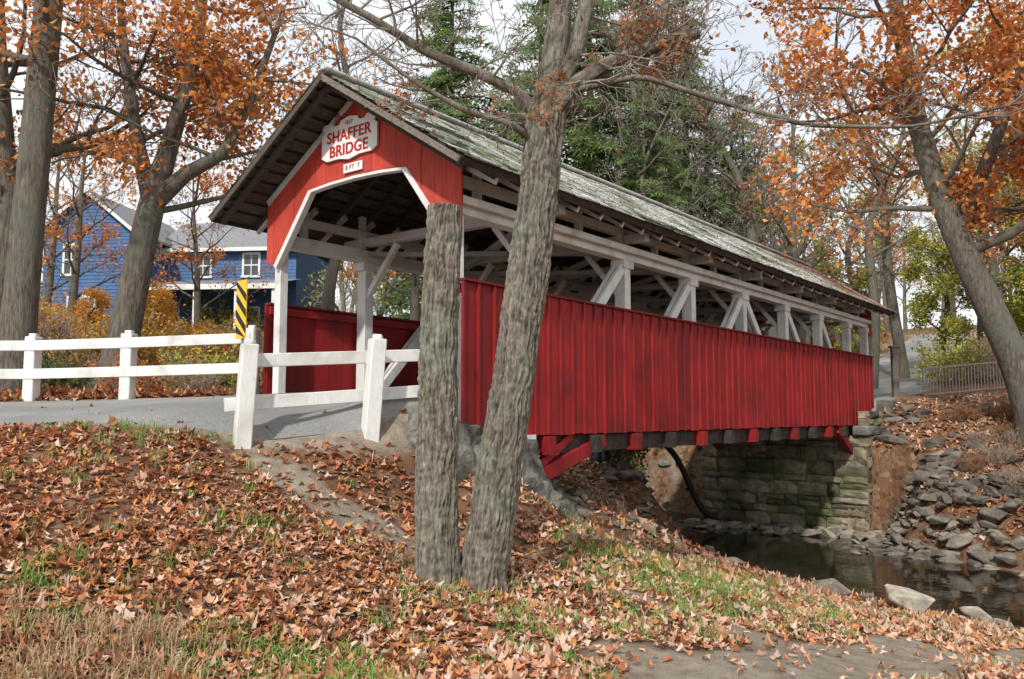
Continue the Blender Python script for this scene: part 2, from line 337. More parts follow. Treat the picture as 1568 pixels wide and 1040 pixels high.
while s<BL+.45:
    for sg in (-1,1):
        beam(mb,(s,YC,RZ-.2),(s,YC+sg*(HWD-.06),RZ-.2-SL*(HWD-.06)),.06,.10,0,rv(.3,.45)); 
        if 0<s<BL: beam(mb,(s,YC+sg*(HWD-.75),zroof(YC+HWD-.75)-.19),(s,YC+sg*(HWD-.08),zroof(YC+HWD-.08)-.13),.05,.09,1,rv(.2,.8))
    s+=.61
mb.obj('rafters',[M_wood,M_white],br)
mb=MB(); LS=math.hypot(HWD,SL*HWD); nb=13; un=np.array([HWD,SL*HWD])/LS
for sg in (-1,1):
    for k in range(nb):
        a0=k*LS/nb+.012; a1=(k+1)*LS/nb-.05 if k<nb-1 else LS
        p=lambda a,o:(YC+sg*(a*un[0]+o*un[1]),RZ-.06-a*un[1]+o*un[0]-.06)
        q0=p(a0,0);q1=p(a1,0);q2=p(a1,.025);q3=p(a0,.025)
        prism(mb,[q0,q1,q2,q3],SF+random.uniform(0,.03),BL+.47,0,rv(.35,.5))
mb.obj('roof_sheathing',[M_wood],br)
mb=MB()
for sg in (-1,1):
    p=lambda a,o:(YC+sg*(a*un[0]+o*un[1]),RZ-.12-a*un[1]+o*un[0])
    prism(mb,[p(.0,.028),p(LS+.02,.028),p(LS+.02,.048),p(0,.048)],SF-.01,BL+.48,0)
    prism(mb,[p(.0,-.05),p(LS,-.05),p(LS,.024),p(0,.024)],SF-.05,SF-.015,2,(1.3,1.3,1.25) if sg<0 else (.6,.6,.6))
    prism(mb,[p(.0,-.12),p(LS-.6,-.12),p(LS-.6,-.035),p(0,-.035)],-.06,-.038,1,(.9,.9,.9))
    prism(mb,[p(LS-.01,-.06),p(LS+.02,-.06),p(LS+.02,.03),p(LS-.01,.03)],SF-.05,BL+.48,0)
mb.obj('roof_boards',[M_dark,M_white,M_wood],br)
mb=MB(); NC=18
for sg in (-1,1):
    for k in range(NC):
        s=SF-.04-random.random()*.15
        while s<BL+.5:
            wd=random.uniform(.13,.26); s1=min(s+wd,BL+.52); s0=max(s,SF-.05)
            if s1>s0+.02:
                a0=k*LS/NC; a1=(k+1)*LS/NC+.05+random.uniform(-.012,.012)
                o0=.052; o1=.068+random.uniform(0,.012)
                q0=(YC+sg*(a0*un[0]+o0*un[1]),RZ-.12-a0*un[1]+o0*un[0]); q1=(YC+sg*(a1*un[0]+o1*un[1]),RZ-.12-a1*un[1]+o1*un[0]); q2=(YC+sg*(a1*un[0]+(o1-.016)*un[1]),RZ-.12-a1*un[1]+(o1-.016)*un[0])
                ns=noise.noise(Vector((s0*.8,a0*1.6,sg*3)))+.7*noise.noise(Vector((s0*3,a0*4,sg*9)))
                g=1.12+.55*ns+random.uniform(-.2,.15)
                moss=max(0,noise.noise(Vector((s0*1.1,a0*1.3,sg*5+2)))+.15+.25*(a0/LS)-.03*max(0,s0-4))
                g-=.9*moss*moss+.25*moss
                if s0<4: g-= .2*(1-s0/4)+(.4 if random.random()<.14 else 0)
                if s0>4 and random.random()<.05: g-=.35
                g=max(.14,min(1.2,g))
                br_=max(0,min(1,(s0-13.5)/3))*max(0,noise.noise(Vector((s0*1.3,a0*2,5)))+.45)
                c=(g*(1-.25*br_),g*(1-.75*br_),g*(.97-.9*br_))
                if g<.68: c=(g*.93,g*1.03,g*.72)
                e1=s0+.002; e2=s1-.004
                mb.add([(e1,*q0),(e2,*q0),(e2,*q1),(e1,*q1),(e1,*q2),(e2,*q2)],[[0,1,2,3],[3,2,5,4]],0,c)
            s+=wd
beam(mb,(SF-.05,YC-.05,RZ-.03),(BL+.5,YC-.05,RZ-.03),.14,.02,0,(.7,.7,.7)); beam(mb,(SF-.05,YC+.06,RZ-.035),(BL+.5,YC+.06,RZ-.035),.14,.02,0,(.7,.7,.7))
mb.obj('shingles',[M_shing],br)
mb=MB(); s=0
while s<BL-.05:
    box(mb,(s+.004,.25,.24),(s+.216,BW-.25,.31+random.uniform(0,.008)),0,rv(.2)); s+=.22
mb.obj('deck_planks',[M_wood],br)
mb=MB()
for s in posts[1:-1]+[3.0,5.4,7.85,10.3,12.7,15.1]:
    beam(mb,(s,-.17,-.43),(s,BW+.17,-.43),.17,.26,1 if s in posts else 0,(.9,.9,.9))
for wy in (.7,1.4,2.1,2.8,3.3): box(mb,(0,wy-.08,-.02),(BL,wy+.08,.22),0)
for wy in (.02,BW-.02):
    beam(mb,(1.15,wy,-1.0),(3.35,wy,-.38),.17,.2,1); beam(mb,(BL-1.95,wy,-1.05),(BL-3.3,wy,-.38),.17,.2,1)
    beam(mb,(1.15,wy-.02,-.95),(2.5,wy,-.3),.1,.12,1)
mb.obj('floor_beams',[M_dark,M_red],br,bevel=.006)
mb=MB(); box(mb,(1.30,-.13,-.46),(1.46,-.09,-.27)); 
mb.obj('end_trim',[M_white],br)
sg_o=[(-.57,-.22),(-.46,-.28),(-.2,-.28),(0,-.32),(.2,-.28),(.46,-.28),(.57,-.22),(.57,.10),(.50,.14),(.57,.20),(.52,.26),(.36,.26),(.31,.21),(.21,.21),(.17,.27),(0,.30),(-.17,.27),(-.21,.21),(-.31,.21),(-.36,.26),(-.52,.26),(-.57,.20),(-.50,.14),(-.57,.10)]
mb=MB(); prism(mb,[(YC+.1+a,3.87+b_) for a,b_ in sg_o],-.075,-.045)
prism(mb,[(YC+.02+a,b_) for a,b_ in ((-.19,3.365),(.19,3.365),(.19,3.49),(-.19,3.49))],-.066,-.045)
mb.obj('name_board',[M_sign],br)
mb=MB()
for c0 in (YC+.36,YC-.16):
    prism(mb,[(c0+.07*math.cos(t*.5236),4.18+.085*math.sin(t*.5236)) for t in range(12)],-.06,-.045)
mb.obj('sign_finials',[M_redp],br)
def text(t,size,w,z,x=-.079,off=.0):
    cu=bpy.data.curves.new('lettering','FONT'); cu.body=t; cu.size=size; cu.align_x='CENTER'; cu.align_y='CENTER'; cu.extrude=.002; cu.offset=off; cu.space_character=1.05
    o=bpy.data.objects.new('lettering',cu); COL.objects.link(o); cu.materials.append(M_redtxt); o.parent=br
    o.matrix_local=Matrix(((0,0,-1,x),(-1,0,0,w),(0,1,0,z),(0,0,0,1)))
for dx in (-.003,.003):
    text('SHAFFER',.225,YC+.1+dx,3.91,-.079-dx*.1,.0035); text('BRIDGE',.225,YC+.1+dx,3.70,-.079-dx*.1,.0035)
text('1877',.08,YC+.1,4.075,-.079); text('8 FT  7',.095,YC+.02,3.427,-.070)

# ------------------------------------------------------------------ abutments (real stone blocks)
def blocks(mb,x0,x1,z0,z1,y,face,hh=.3,lmin=.3,lmax=1.0,depth=.25):
    """irregular rough-dressed courses; every block has a bulged, jittered front"""
    z=z0
    def blk(a,l,zl,zh):
        j=random.uniform(-.06,.03); k=random.uniform(.45,1.25); c=(k,k*random.uniform(.93,1.02),k*random.uniform(.8,1)); N_=4
        g=np.linspace(0,1,N_); V=[]
        for v_ in g:
            for u_ in g:
                ed=(u_ in(0.,1.))or(v_ in(0.,1.)); dpt=y+j+(.03 if ed else random.uniform(-.035,.005))
                aa=a+.012+(l-.024)*u_+(random.uniform(-.012,.012)); zz=zl+.008+(zh-zl-.016)*v_+random.uniform(-.01,.01)
                V.append((dpt,aa,zz) if face=='x' else (aa,dpt,zz))
        mb.add(V,[[r_*N_+q_,r_*N_+q_+1,(r_+1)*N_+q_+1,(r_+1)*N_+q_] for r_ in range(N_-1) for q_ in range(N_-1)],0,c)
        if face=='x': box(mb,(y+j+.03,a+.014,zl+.01),(y+depth,a+l-.014,zh-.01),0,c)
        else: box(mb,(a+.014,y+j+.03,zl+.01),(a+l-.014,y+depth,zh-.01),0,c)
    while z<z1-.05:
        h_=min(random.uniform(hh*.6,hh*1.35),z1-z)
        if z1-z-h_<.12: h_=z1-z
        a=x0
        while a<x1-.02:
            l=min(random.uniform(lmin,lmax),x1-a)
            if x1-a-l<.2: l=x1-a
            if random.random()<.18 and h_>.22:
                m_=z+h_*random.uniform(.4,.6); blk(a,l,z,m_); blk(a,l,m_,z+h_)
            else: blk(a,l,z,z+h_)
            a+=l
        z+=h_
fa=empty('stone_abutment',(P0[0],P0[1],0),ANG)
mb=MB(); blocks(mb,-.42,BW+.6,-3.6,-.56,16.0,'x'); blocks(mb,16.0,18.8,-3.6,.1,-.46,'y'); 
box(mb,(16.2,-.24,-3.6),(18.6,BW+.5,-.6),0,(.18,.17,.15))
mb.obj('stone_courses',[M_stone],fa)
mb=MB(); box(mb,(17.6,-.62,-.4),(19.6,-.27,.42),0,(.9,.9,.9)); box(mb,(15.9,-.5,-.56),(17.6,-.08,-.3))
mb.obj('concrete_cap',[M_conc],fa,bevel=.03)
na=empty('stone_abutment',(P0[0],P0[1],0),ANG)
mb=MB()
def lump(mb,P,seed,amp=.06,mat_=0):
    P=np.array(P,float); N_=26
    def face(a,b_,c,d):
        u=np.linspace(0,1,N_); UU,VV=np.meshgrid(u,u); UU=UU.ravel()[:,None];VV=VV.ravel()[:,None]
        q=(1-VV)*((1-UU)*P[a]+UU*P[b_])+VV*((1-UU)*P[d]+UU*P[c])
        q2=[];cc=[]
        for p in q:
            v=Vector(p); cell=noise.cell(Vector((p[0]*2.2+.3*math.floor(p[2]*3.4),p[1]*2.2,p[2]*3.4)))
            q2.append(np.array(p)+amp*1.3*np.array(noise.noise_vector(v*2.6+Vector((seed,0,0))))+amp*.7*np.array(noise.noise_vector(v*7))+amp*.35*np.array(noise.noise_vector(v*19)))
            k=.75+.35*cell+.5*noise.noise(v*5); cc.append((k,k*.99,k*.95))
        i=np.arange(N_-1)[:,None]*N_; j=np.arange(N_-1)[None]
        mb.add(np.array(q2),np.stack([i+j,i+j+1,i+N_+j+1,i+N_+j],-1).reshape(-1,4),mat_,np.array(cc))
    for f in BOXF: face(*f)
lump(mb,[(-.9,-.62,-1.9),(1.5,-.72,-1.9),(1.35,.3,-1.9),(-.9,.3,-1.9),(-.9,-.42,.06),(1.05,-.45,-.35),(1.05,-.1,-.35),(-.9,-.1,.06)],1)
lump(mb,[(-.2,-.05,-2.0),(1.35,-.05,-2.0),(1.35,BW+.4,-2.),(-.2,BW+.4,-2.),(-.2,-.05,-.6),(1.2,-.05,-.6),(1.2,BW+.4,-.6),(-.2,BW+.4,-.6)],5,.035)
lump(mb,[(.9,-.95,-1.75),(1.95,-.85,-1.75),(1.9,0,-1.75),(.9,0,-1.75),(1.0,-.75,-1.12),(1.7,-.6,-1.2),(1.7,-.1,-1.2),(1.0,-.1,-1.1)],9)
mb.obj('rubble_concrete',[M_conc],na,smooth=False)

# ------------------------------------------------------------------ rocks
protos=[]
for k in range(18):
    bm=bmesh.new()
    for _ in range(11+k%5):
        v=np.random.default_rng(k*50+_).normal(size=3); v/=np.linalg.norm(v); v*=np.array([1,.72,.5]); bm.verts.new(v)
    bmesh.ops.convex_hull(bm,input=bm.verts); 
    loose=[v for v in bm.verts if not v.link_faces]; bmesh.ops.delete(bm,geom=loose,context='VERTS')
    bmesh.ops.bevel(bm,geom=list(bm.edges)+list(bm.verts),offset=.045,segments=1,affect='EDGES')
    bmesh.ops.triangulate(bm,faces=bm.faces)
    bm.verts.index_update(); protos.append((np.array([v.co[:] for v in bm.verts]),np.array([[v.index for v in f.verts] for f in bm.faces]))); bm.free()
def rock(mb,x,y,z,size,col=None,flat=1):
    v,f=random.choice(protos); a=random.uniform(0,6.28); t=random.uniform(-.35,.35)
    R=np.array(Matrix.Rotation(a,3,'Z')@Matrix.Rotation(t,3,'X')@Matrix.Rotation(random.uniform(-.3,.3),3,'Y'))
    sc=size*.5*np.array([random.uniform(.8,1.35),random.uniform(.75,1.2),random.uniform(.6,1.1)*flat])
    if col is None:
        k=random.uniform(.35,.85); col=(k,k*.95,k*.88)
    mb.add((v*sc)@R.T+np.array([x,y,z]),f,0,col)
xy=[]
for q_ in range(760):
    t=random.uniform(2.6,5.4) if q_<560 else random.uniform(5.6,7.6); i0=int(t); p=CRK[i0]+(CRK[i0+1]-CRK[i0])*(t-i0); d=CRK[i0+1]-CRK[i0]; d/=np.linalg.norm(d); nrm=np.array([d[1],-d[0]])*(1 if q_<560 or random.random()<.5 else -1)
    hw0=np.interp(t,range(len(CHW)),CHW); o=hw0+.2+abs(random.gauss(0,1))*1.35
    q=p+nrm*o; s,w=toB(*q)
    if -.6<w<4.3 and s>15.7: continue
    if w<4.5 and q_>=560: continue
    sz=random.choice((.16,.22,.3,.4,.55,.75))*random.uniform(.8,1.2)
    low=o<hw0+.7
    k=random.uniform(.75,1.3) if low else random.uniform(.35,.85)
    if q_>=560: k=random.uniform(.6,1.1)
    xy.append((q[0],q[1],sz,(k,k*.94,k*.84)))
for _ in range(230):
    s=random.uniform(12.9,16.0); w=random.uniform(-2.6,-.6) if random.random()<.6 else random.uniform(4.3,6)
    q=Bxy(s,w); k=random.uniform(.5,1.1); xy.append((q[0],q[1],random.choice((.2,.3,.45,.6)),(k,k*.94,k*.82)))
Z=terr(np.array([a[0] for a in xy]),np.array([a[1] for a in xy])); mb=MB()
for a,z in zip(xy,Z): rock(mb,a[0],a[1],max(z,-3.28)+.04,a[2],a[3])
mb.obj('rock_riprap',[M_rock])
xy=[]
for _ in range(1000):
    s=random.uniform(1.6,11.5); w=random.uniform(-.2,8.5)
    q=Bxy(s,w); xy.append((q[0],q[1],random.choice((.08,.13,.2,.3,.45))*random.uniform(.8,1.2)))
Z=terr(np.array([a[0] for a in xy]),np.array([a[1] for a in xy])); mb=MB()
for a,z in zip(xy,Z):
    if z<-3.1: continue
    k=random.uniform(.8,1.8); rock(mb,a[0],a[1],z+.02,a[2],(k,k*.93,k*.76))
for _ in range(70):
    q=Bxy(15.85-abs(random.gauss(0,.5)),random.uniform(-1.2,4.6)); k=random.uniform(.9,1.8); rock(mb,q[0],q[1],-3.15,random.uniform(.25,.8),(k,k*.93,k*.8))
mb.obj('rubble_slope',[M_rock])
for x,y,sz,c in ((5.25,14.3,.65,(1.1,1.0,.85)),(6.15,13.5,1.0,(2.1,2.0,1.75)),(6.8,12.85,.5,(1.9,1.8,1.6)),(7.05,12.6,.35,(1.2,1.1,1)),(4.75,14.9,.45,(.9,.85,.75)),(7.4,12.3,.45,(.9,.85,.8)),(5.7,14.0,.35,(.8,.8,.7)),(4.4,17.2,.5,(1,.95,.8)),(4.2,18.6,.4,(1.1,1,.9))):
    mb=MB(); rock(mb,x,y,H(x,y)+sz*.22,sz,c,1.4); mb.obj('boulder',[M_rock])

# ------------------------------------------------------------------ fences, signs
def rail_fence(name,posts_,rails,pw,ph,rh,rt,lean=None):
    e=empty(name); mb=MB()
    for k,(x,y) in enumerate(posts_):
        z=H(x,y); dx,dy=(lean[k] if lean else (0,0)); top=z+ph
        beam(mb,(x,y,z-.25),(x+dx,y+dy,top),pw,pw*.9,0,up=(posts_[-1][0]-posts_[0][0],posts_[-1][1]-posts_[0][1],0))
        beam(mb,(x+dx,y+dy,top-.001),(x+dx*1.05,y+dy*1.05,top+.05),pw*.6,pw*.55,0,up=(1,0,0))
    mb.obj('posts',[M_white],e,bevel=.012)
    mb=MB()
    for a,b_ in rails: beam(mb,a,b_,rt,rh,0)
    mb.obj('rails',[M_white],e,bevel=.006)
P1=(-2.83,8.98); P2=(-1.60,9.6)
rail_fence('guard_fence',[P1,P2],[((-3.02,9.0,.10),(-.85,10.35,.30)),((-2.76,9.12,.575),(-.80,10.4,.73))],.19,1.05,.145,.05,[(.06,.02),(.08,.03)])
fp=[(-3.95,12.95),(-6.0,13.35),(-7.65,13.62),(-9.9,13.9),(-12.2,14)]
def hz(p,o): return H(*p)+o
rl=[]
for a,b_ in zip(fp[:-1],fp[1:]):
    for o in (.42,.87): rl.append(((a[0],a[1]-.09,hz(a,o)),(b_[0],b_[1]-.09,hz(b_,o))))
rail_fence('rail_fence',fp,rl,.2,1.02,.16,.05)
hx,hy=-3.93,12.35; hz_=H(hx,hy); e=empty('hazard_marker_sign',(hx,hy,0),ANG-math.radians(8))
mb=MB(); box(mb,(.01,-.02,hz_-.2),(.04,.02,1.95)); mb.obj('post',[M_metal],e)
mb=MB(); box(mb,(-.012,-.15,1.1),(.0,.15,1.95)); mb.obj('panel',[M_yel],e)
mb=MB()
def clip(zc):
    zl=zc+.13; zr=zc-.13; t=.115
    pts=[(.15,zl),(-.15,zr),(-.15,zr+t),(.15,zl+t)]
    return [(a,min(max(b_,1.1),1.95)) for a,b_ in pts]
for k in range(5):
    q=clip(1.06+k*.23)
    if max(b_ for a,b_ in q)-min(b_ for a,b_ in q)>.12: prism(mb,q,-.016,-.0125)
mb.obj('stripes',[M_blk],e)
e=empty('marker_post'); mb=MB(); z=H(11.75,26.2); box(mb,(11.65,26.1,z-.2),(11.83,26.28,z+1.5)); box(mb,(11.6,26.07,z+1.5),(11.88,26.31,z+1.57)); mb.obj('post',[M_wood],e,bevel=.01)
e=empty('metal_railing'); mb=MB(); a=np.array([12.5,26.0]); b_=np.array([16.4,27.2])
za=H(*a)-.1; zb=H(*b_)-.1
for k in range(34):
    p=a+(b_-a)*k/33; z=za+(zb-za)*k/33; beam(mb,(p[0],p[1],z),(p[0],p[1],z+.95),.03,.03,0)
for o in (.14,.95): beam(mb,(a[0],a[1],za+o),(b_[0],b_[1],zb+o),.05,.05,0)
mb.obj('rails',[M_rail],e)
mb=MB(); pts=[]
for t in np.linspace(0,1,26):
    q=Bxy(13.8+1.3*t,4.5-1.0*t); pts.append((q[0],q[1],-.7-2.2*t**.8+.25*math.sin(t*6.3)))
tube(mb,pts,[.085]*len(pts),12,0,W1,True); mb.obj('drain_hose',[M_blk],smooth=True)

# ------------------------------------------------------------------ house
hs=empty('blue_house',(-19.1,38,3.0),math.radians(-6))
mb=MB()
def clap(mb,x0,x1,y,z0,z1,fn=None,side=False):
    z=z0
    while z<z1-.01:
        t=min(z+.16,z1); a,b_=x0,x1
        if fn: a,b_=fn((z+t)/2)
        c=rv(.06)
        if b_-a>.05:
            if not side: mb.add([(a,y-.022,z),(b_,y-.022,z),(b_,y,t),(a,y,t),(a,y,z),(b_,y,z)],[[0,1,2,3],[4,5,1,0]],0,c)
            else: mb.add([(y+.022,a,z),(y+.022,b_,z),(y,b_,t),(y,a,t),(y,a,z),(y,b_,z)],[[0,1,2,3],[4,5,1,0]],0,c)
        z=t
EV=5.3; AP=7.0; HWm=2.1
clap(mb,-HWm,HWm,0,-.3,EV); clap(mb,-HWm,HWm,0,EV,AP,lambda z:(-HWm*(AP-z)/(AP-EV),HWm*(AP-z)/(AP-EV)))
clap(mb,0,7,HWm,-.3,EV,side=True); clap(mb,2.12,8.6,3,-.3,5.0)
box(mb,(-HWm+.01,.03,-.4),(HWm-.02,7,EV)); box(mb,(2.2,3.05,-.4),(8.6,9,5.0)); 
mb.obj('walls',[M_blue],hs)
mb=MB()
for sg in (-1,1):
    mb.add([(0,-.35,AP+.1),(0,7.2,AP+.1),(sg*(HWm+.35),7.2,EV-.2),(sg*(HWm+.35),-.35,EV-.2),(0,-.35,AP+.0),(0,7.2,AP-.0),(sg*(HWm+.35),7.2,EV-.3),(sg*(HWm+.35),-.35,EV-.3)],BOXF)
mb.add([(1.5,2.6,4.9),(9,2.6,4.9),(9,6,6.9),(1.5,6,6.9)],[[0,1,2,3]]); mb.add([(1.5,9.4,4.9),(9,9.4,4.9),(9,6.001,6.9),(1.5,6.001,6.9)],[[0,1,2,3]])
mb.add([(2.5,-.1,2.75),(8.9,-.1,2.75),(8.9,3,3.4),(2.5,3,3.4)],[[0,1,2,3]])
mb.obj('roof',[M_hroof],hs)
mb=MB()
for sg in (-1,1): beam(mb,(0,-.37,AP+.02),(sg*(HWm+.36),-.37,EV-.27),.05,.14)
box(mb,(2.4,-.12,2.5),(8.95,-.04,2.74)); box(mb,(1.6,2.55,4.72),(9,2.6,4.9))
for px in (2.9,5.1,7,8.7): box(mb,(px-.08,0,0),(px+.08,.16,2.5))
def win(mbw,mbg,x,y,z,w,h):
    for a,b_ in (((x-w/2-.1,y-.07,z-.1),(x-w/2,y-.02,z+h+.1)),((x+w/2,y-.07,z-.1),(x+w/2+.1,y-.02,z+h+.1)),((x-w/2,y-.07,z+h),(x+w/2,y-.02,z+h+.12)),((x-w/2-.14,y-.1,z-.1),(x+w/2+.14,y-.02,z)),((x-w/2,y-.06,z+h/2-.03),(x+w/2,y-.02,z+h/2+.03)),((x-.02,y-.055,z),(x+.02,y-.021,z+h))): box(mbw,a,b_)
    box(mbg,(x-w/2,y-.045,z),(x+w/2,y-.03,z+h))
mg=MB()
win(mb,mg,-.75,0,3.3,.62,1.3); win(mb,mg,-.5,0,1.2,.55,1.0); win(mb,mg,.15,0,1.2,.55,1.0)
win(mb,mg,4,3,3.6,.7,1.0); win(mb,mg,6.4,3,3.6,.7,1.0); win(mb,mg,4,3,.6,.8,1.4); win(mb,mg,6.4,3,.6,.8,1.4)
mb.obj('trim',[M_white],hs); mg.obj('windows',[M_glass],hs)
mb=MB(); box(mb,(2.6,0,-.5),(8.8,3,0)); box(mb,(-2.0,.05,-1.2),(2.0,6.9,-.3)); mb.obj('porch_base',[M_stone],hs)

# ------------------------------------------------------------------ trees
def unit(v): return v/(np.linalg.norm(v)+1e-9)
def perp_dir(d,ang):
    r=rng.normal(size=3); r-=d*(r@d); r=unit(r); return unit(d*math.cos(ang)+r*math.sin(ang))
def grow(mb,lv,p,d,L_,r,level,P):
    n_=max(3,int(L_/P['seg'])); n_=min(n_,12); pts=[p.copy()]; d=unit(d); ds=[d]
    for i in range(n_):
        d=unit(d+rng.normal(size=3)*P['wob']+np.array([0,0,P['trop']])); p=p+d*L_/n_; pts.append(p.copy()); ds.append(d)
    t=np.linspace(0,1,len(pts)); rad=r*(1-P['tap']*t)
    sides=(9,6,4,3,3,3)[min(level,5)]
    tube(mb,pts,np.maximum(rad,P.get('rmin',.004)),sides,1 if level>=P.get('tl',2) else 0,P.get('col',W1))
    if level<P['max']:
        k=P['kids'][level]
        for c in range(k):
            tt=P['t0']+(1-P['t0'])*(c+rng.random())/k; ii=min(int(tt*n_),n_-1); q=pts[ii]+(pts[ii+1]-pts[ii])*(tt*n_-ii)
            cd=perp_dir(ds[ii+1],math.radians(rng.uniform(*P['ang'])))
            grow(mb,lv,q,cd,L_*P['lr']*(1.15-.5*tt)*rng.uniform(.75,1.2),max(rad[min(ii+1,n_)]*P['rr'],P.get('rmin',.004)),level+1,P)
    if level>=P['max']-1:
        for q in pts[1:]: lv.append(q)
def leaves(mb,pts,per,spread,size,cols,mat_=2,keep=None):
    if not len(pts): return
    P=np.array(pts)
    if per!=int(per): m_=rng.random(len(P))<(per-int(per)); P=np.concatenate([np.repeat(P,int(per),0),P[m_]]); per=1
    if keep is not None:
        nz_=np.array([noise.noise(Vector(p)*keep[0]) for p in P]); P=P[nz_>keep[1]]
    P=np.repeat(P,int(per),0); n_=len(P)
    if n_==0: return
    P=P+rng.normal(size=(n_,3))*spread; a=rng.normal(size=(n_,3)); a/=np.linalg.norm(a,axis=1)[:,None]
    b_=np.cross(a,rng.normal(size=(n_,3))); b_/=np.linalg.norm(b_,axis=1)[:,None]; c=np.cross(a,b_)
    s=size*rng.uniform(.6,1.3,n_)[:,None]
    prof=[(-.5,0,0),(-.12,.34,.10),(.15,.16,.03),(.5,.02,-.10),(.12,-.2,.03),(-.15,-.32,.10)]
    V=np.stack([P+s*(a*x_+b_*y_+c*z_) for x_,y_,z_ in prof],1).reshape(-1,3)
    F1=np.arange(n_)[:,None]*6+np.array([[0,1,2,3]]); F2=np.arange(n_)[:,None]*6+np.array([[0,3,4,5]])
    cc=np.array(cols)[rng.integers(0,len(cols),n_)]*rng.uniform(.6,1.25,(n_,1)); cc=np.repeat(cc,6,0)
    mb.add(V,np.vstack([F1,F2]),mat_,cc)
ORG=[(.80,.33,.09),(.72,.27,.085),(.60,.21,.07),(.84,.42,.14),(.48,.19,.085)]
BRN=[(.42,.23,.13),(.33,.165,.10),(.50,.285,.165),(.44,.20,.085)]
GRNY=[(.62,.58,.13),(.42,.47,.13),(.72,.60,.13),(.30,.37,.10)]
GRN=[(.16,.22,.07),(.12,.175,.06),(.23,.27,.09)]
TM=[M_bark,M_twig,M_fol]
def interp(path,t):
    path=np.array(path,float); seg=np.concatenate([[0],np.cumsum(np.linalg.norm(np.diff(path[:,:3],axis=0),axis=1))]); s=t*seg[-1]
    return np.array([np.interp(s,seg,path[:,k]) for k in range(path.shape[1])])
def smooth_path(path,n_):
    P=np.array([interp(path,t) for t in np.linspace(0,1,n_)])
    for _ in range(2): P[1:-1]=(P[:-2]+2*P[1:-1]+P[2:])/4
    return P
def tree(name,paths,P,limbs,leafset=None):
    mb=MB(); lv=[]
    for path in paths:
        S=smooth_path(path,40); r=S[:,3].copy(); b0=S[0,2]; 
        if path is paths[0]: r*=1+.45*np.exp(-np.maximum(S[:,2]-b0-.15,0)/.3)
        tube(mb,S[:,:3],r,14,0,P.get('col',W1),True)
    for (pi,t,d,L_,r) in limbs:
        q=interp(paths[pi],t); grow(mb,lv,q[:3],np.array(d,float),L_,r,0,P)
    if leafset:
        for a in leafset: leaves(mb,lv,*a)
    return mb.obj(name,TM,smooth=True)
PT=dict(seg=.5,wob=.13,trop=.03,tap=.75,max=3,kids=(6,5,4,0),t0=.25,ang=(28,62),lr=.52,rr=.55,rmin=.006,tl=2)
def randlimbs(pi,n_,t0,t1,L0,L1,r,up=.35,bias=(0,0)):
    o=[]
    for k in range(n_):
        a=k*2.4+rng.random(); t=t0+(t1-t0)*(k+rng.random())/n_
        o.append((pi,t,(math.cos(a)+bias[0],math.sin(a)+bias[1],up+rng.random()*.5),rng.uniform(L0,L1)*(1.1-.4*t),r*(1.1-.6*t)))
    return o
z=H(-8.75,15)
tree('oak_tree',[[(-8.75,15,z-.2,.31),(-8.65,15,3,.28),(-8.45,15,7.5,.24),(-8.3,15.1,13,.15),(-8.2,15,17,.05)]],PT,randlimbs(0,13,.26,.98,3.0,5.,.09),
     [(.9,.2,.14,ORG,2,(.45,-.08))])
z=H(-9.85,16.2)
tree('oak_tree',[[(-9.9,16.2,z-.2,.34),(-9.7,16.2,3.5,.27),(-10.2,16.3,7,.22),(-10.4,16,13,.06)]],PT,randlimbs(0,10,.3,.95,3,4.6,.09),[(.9,.2,.14,ORG,2,(.45,-.08))])
z=H(-7.5,16)
pC=[(-7.5,16,z-.2,.32),(-7.1,16,2.7,.26),(-6.85,16,4.1,.24),(-6.6,16.1,5.2,.17),(-6.2,16.2,7,.13),(-5.9,16,10,.07)]
pC2=[(-6.95,16,3.9,.2),(-6.2,15.9,4.55,.14),(-5.4,15.7,4.9,.11),(-4.9,15.6,5.9,.08),(-4.3,15.5,7.6,.04)]
pC3=[(-6.9,16,4.1,.17),(-7.3,16.2,5.4,.12),(-7.7,16.4,7.2,.09),(-8,16.5,9.5,.04)]
tree('oak_tree',[pC,pC2,pC3],PT,randlimbs(0,12,.36,.98,2.4,3.8,.08,.1)+randlimbs(1,8,.25,.98,1.6,2.6,.05,.0)+randlimbs(2,8,.2,.98,2,3.2,.06,.0),[(1.2,.2,.13,ORG,2,(.5,-.12))])
z=H(12.95,21)
pD=[(12.95,21,z-.2,.42),(12.4,21,1.3,.36),(11.45,21,3.5,.33),(10.75,21,5.3,.28),(10.2,21,7.4,.24),(9.8,21,10.5,.17),(9.5,21,14,.06)]
pD2=[(11.1,21,4.4,.2),(11.6,20.6,6,.15),(12.4,20.2,8.2,.11),(13,20,11,.05)]
pD3=[(11.2,21,4.0,.16),(12.2,20.5,4.4,.12),(13.2,20,5.4,.09),(14.2,19.5,6.8,.04)]
tree('oak_tree',[pD,pD2,pD3],PT,randlimbs(0,18,.34,.98,3.4,5.4,.10,.1,(-.2,-.2))+randlimbs(1,8,.3,.98,2.4,3.8,.07,.1)+randlimbs(2,7,.3,.98,2,3.4,.06,.0),[(2.2,.26,.17,ORG,2,(.4,-.1))])
print('oaks',time.time()-T0)

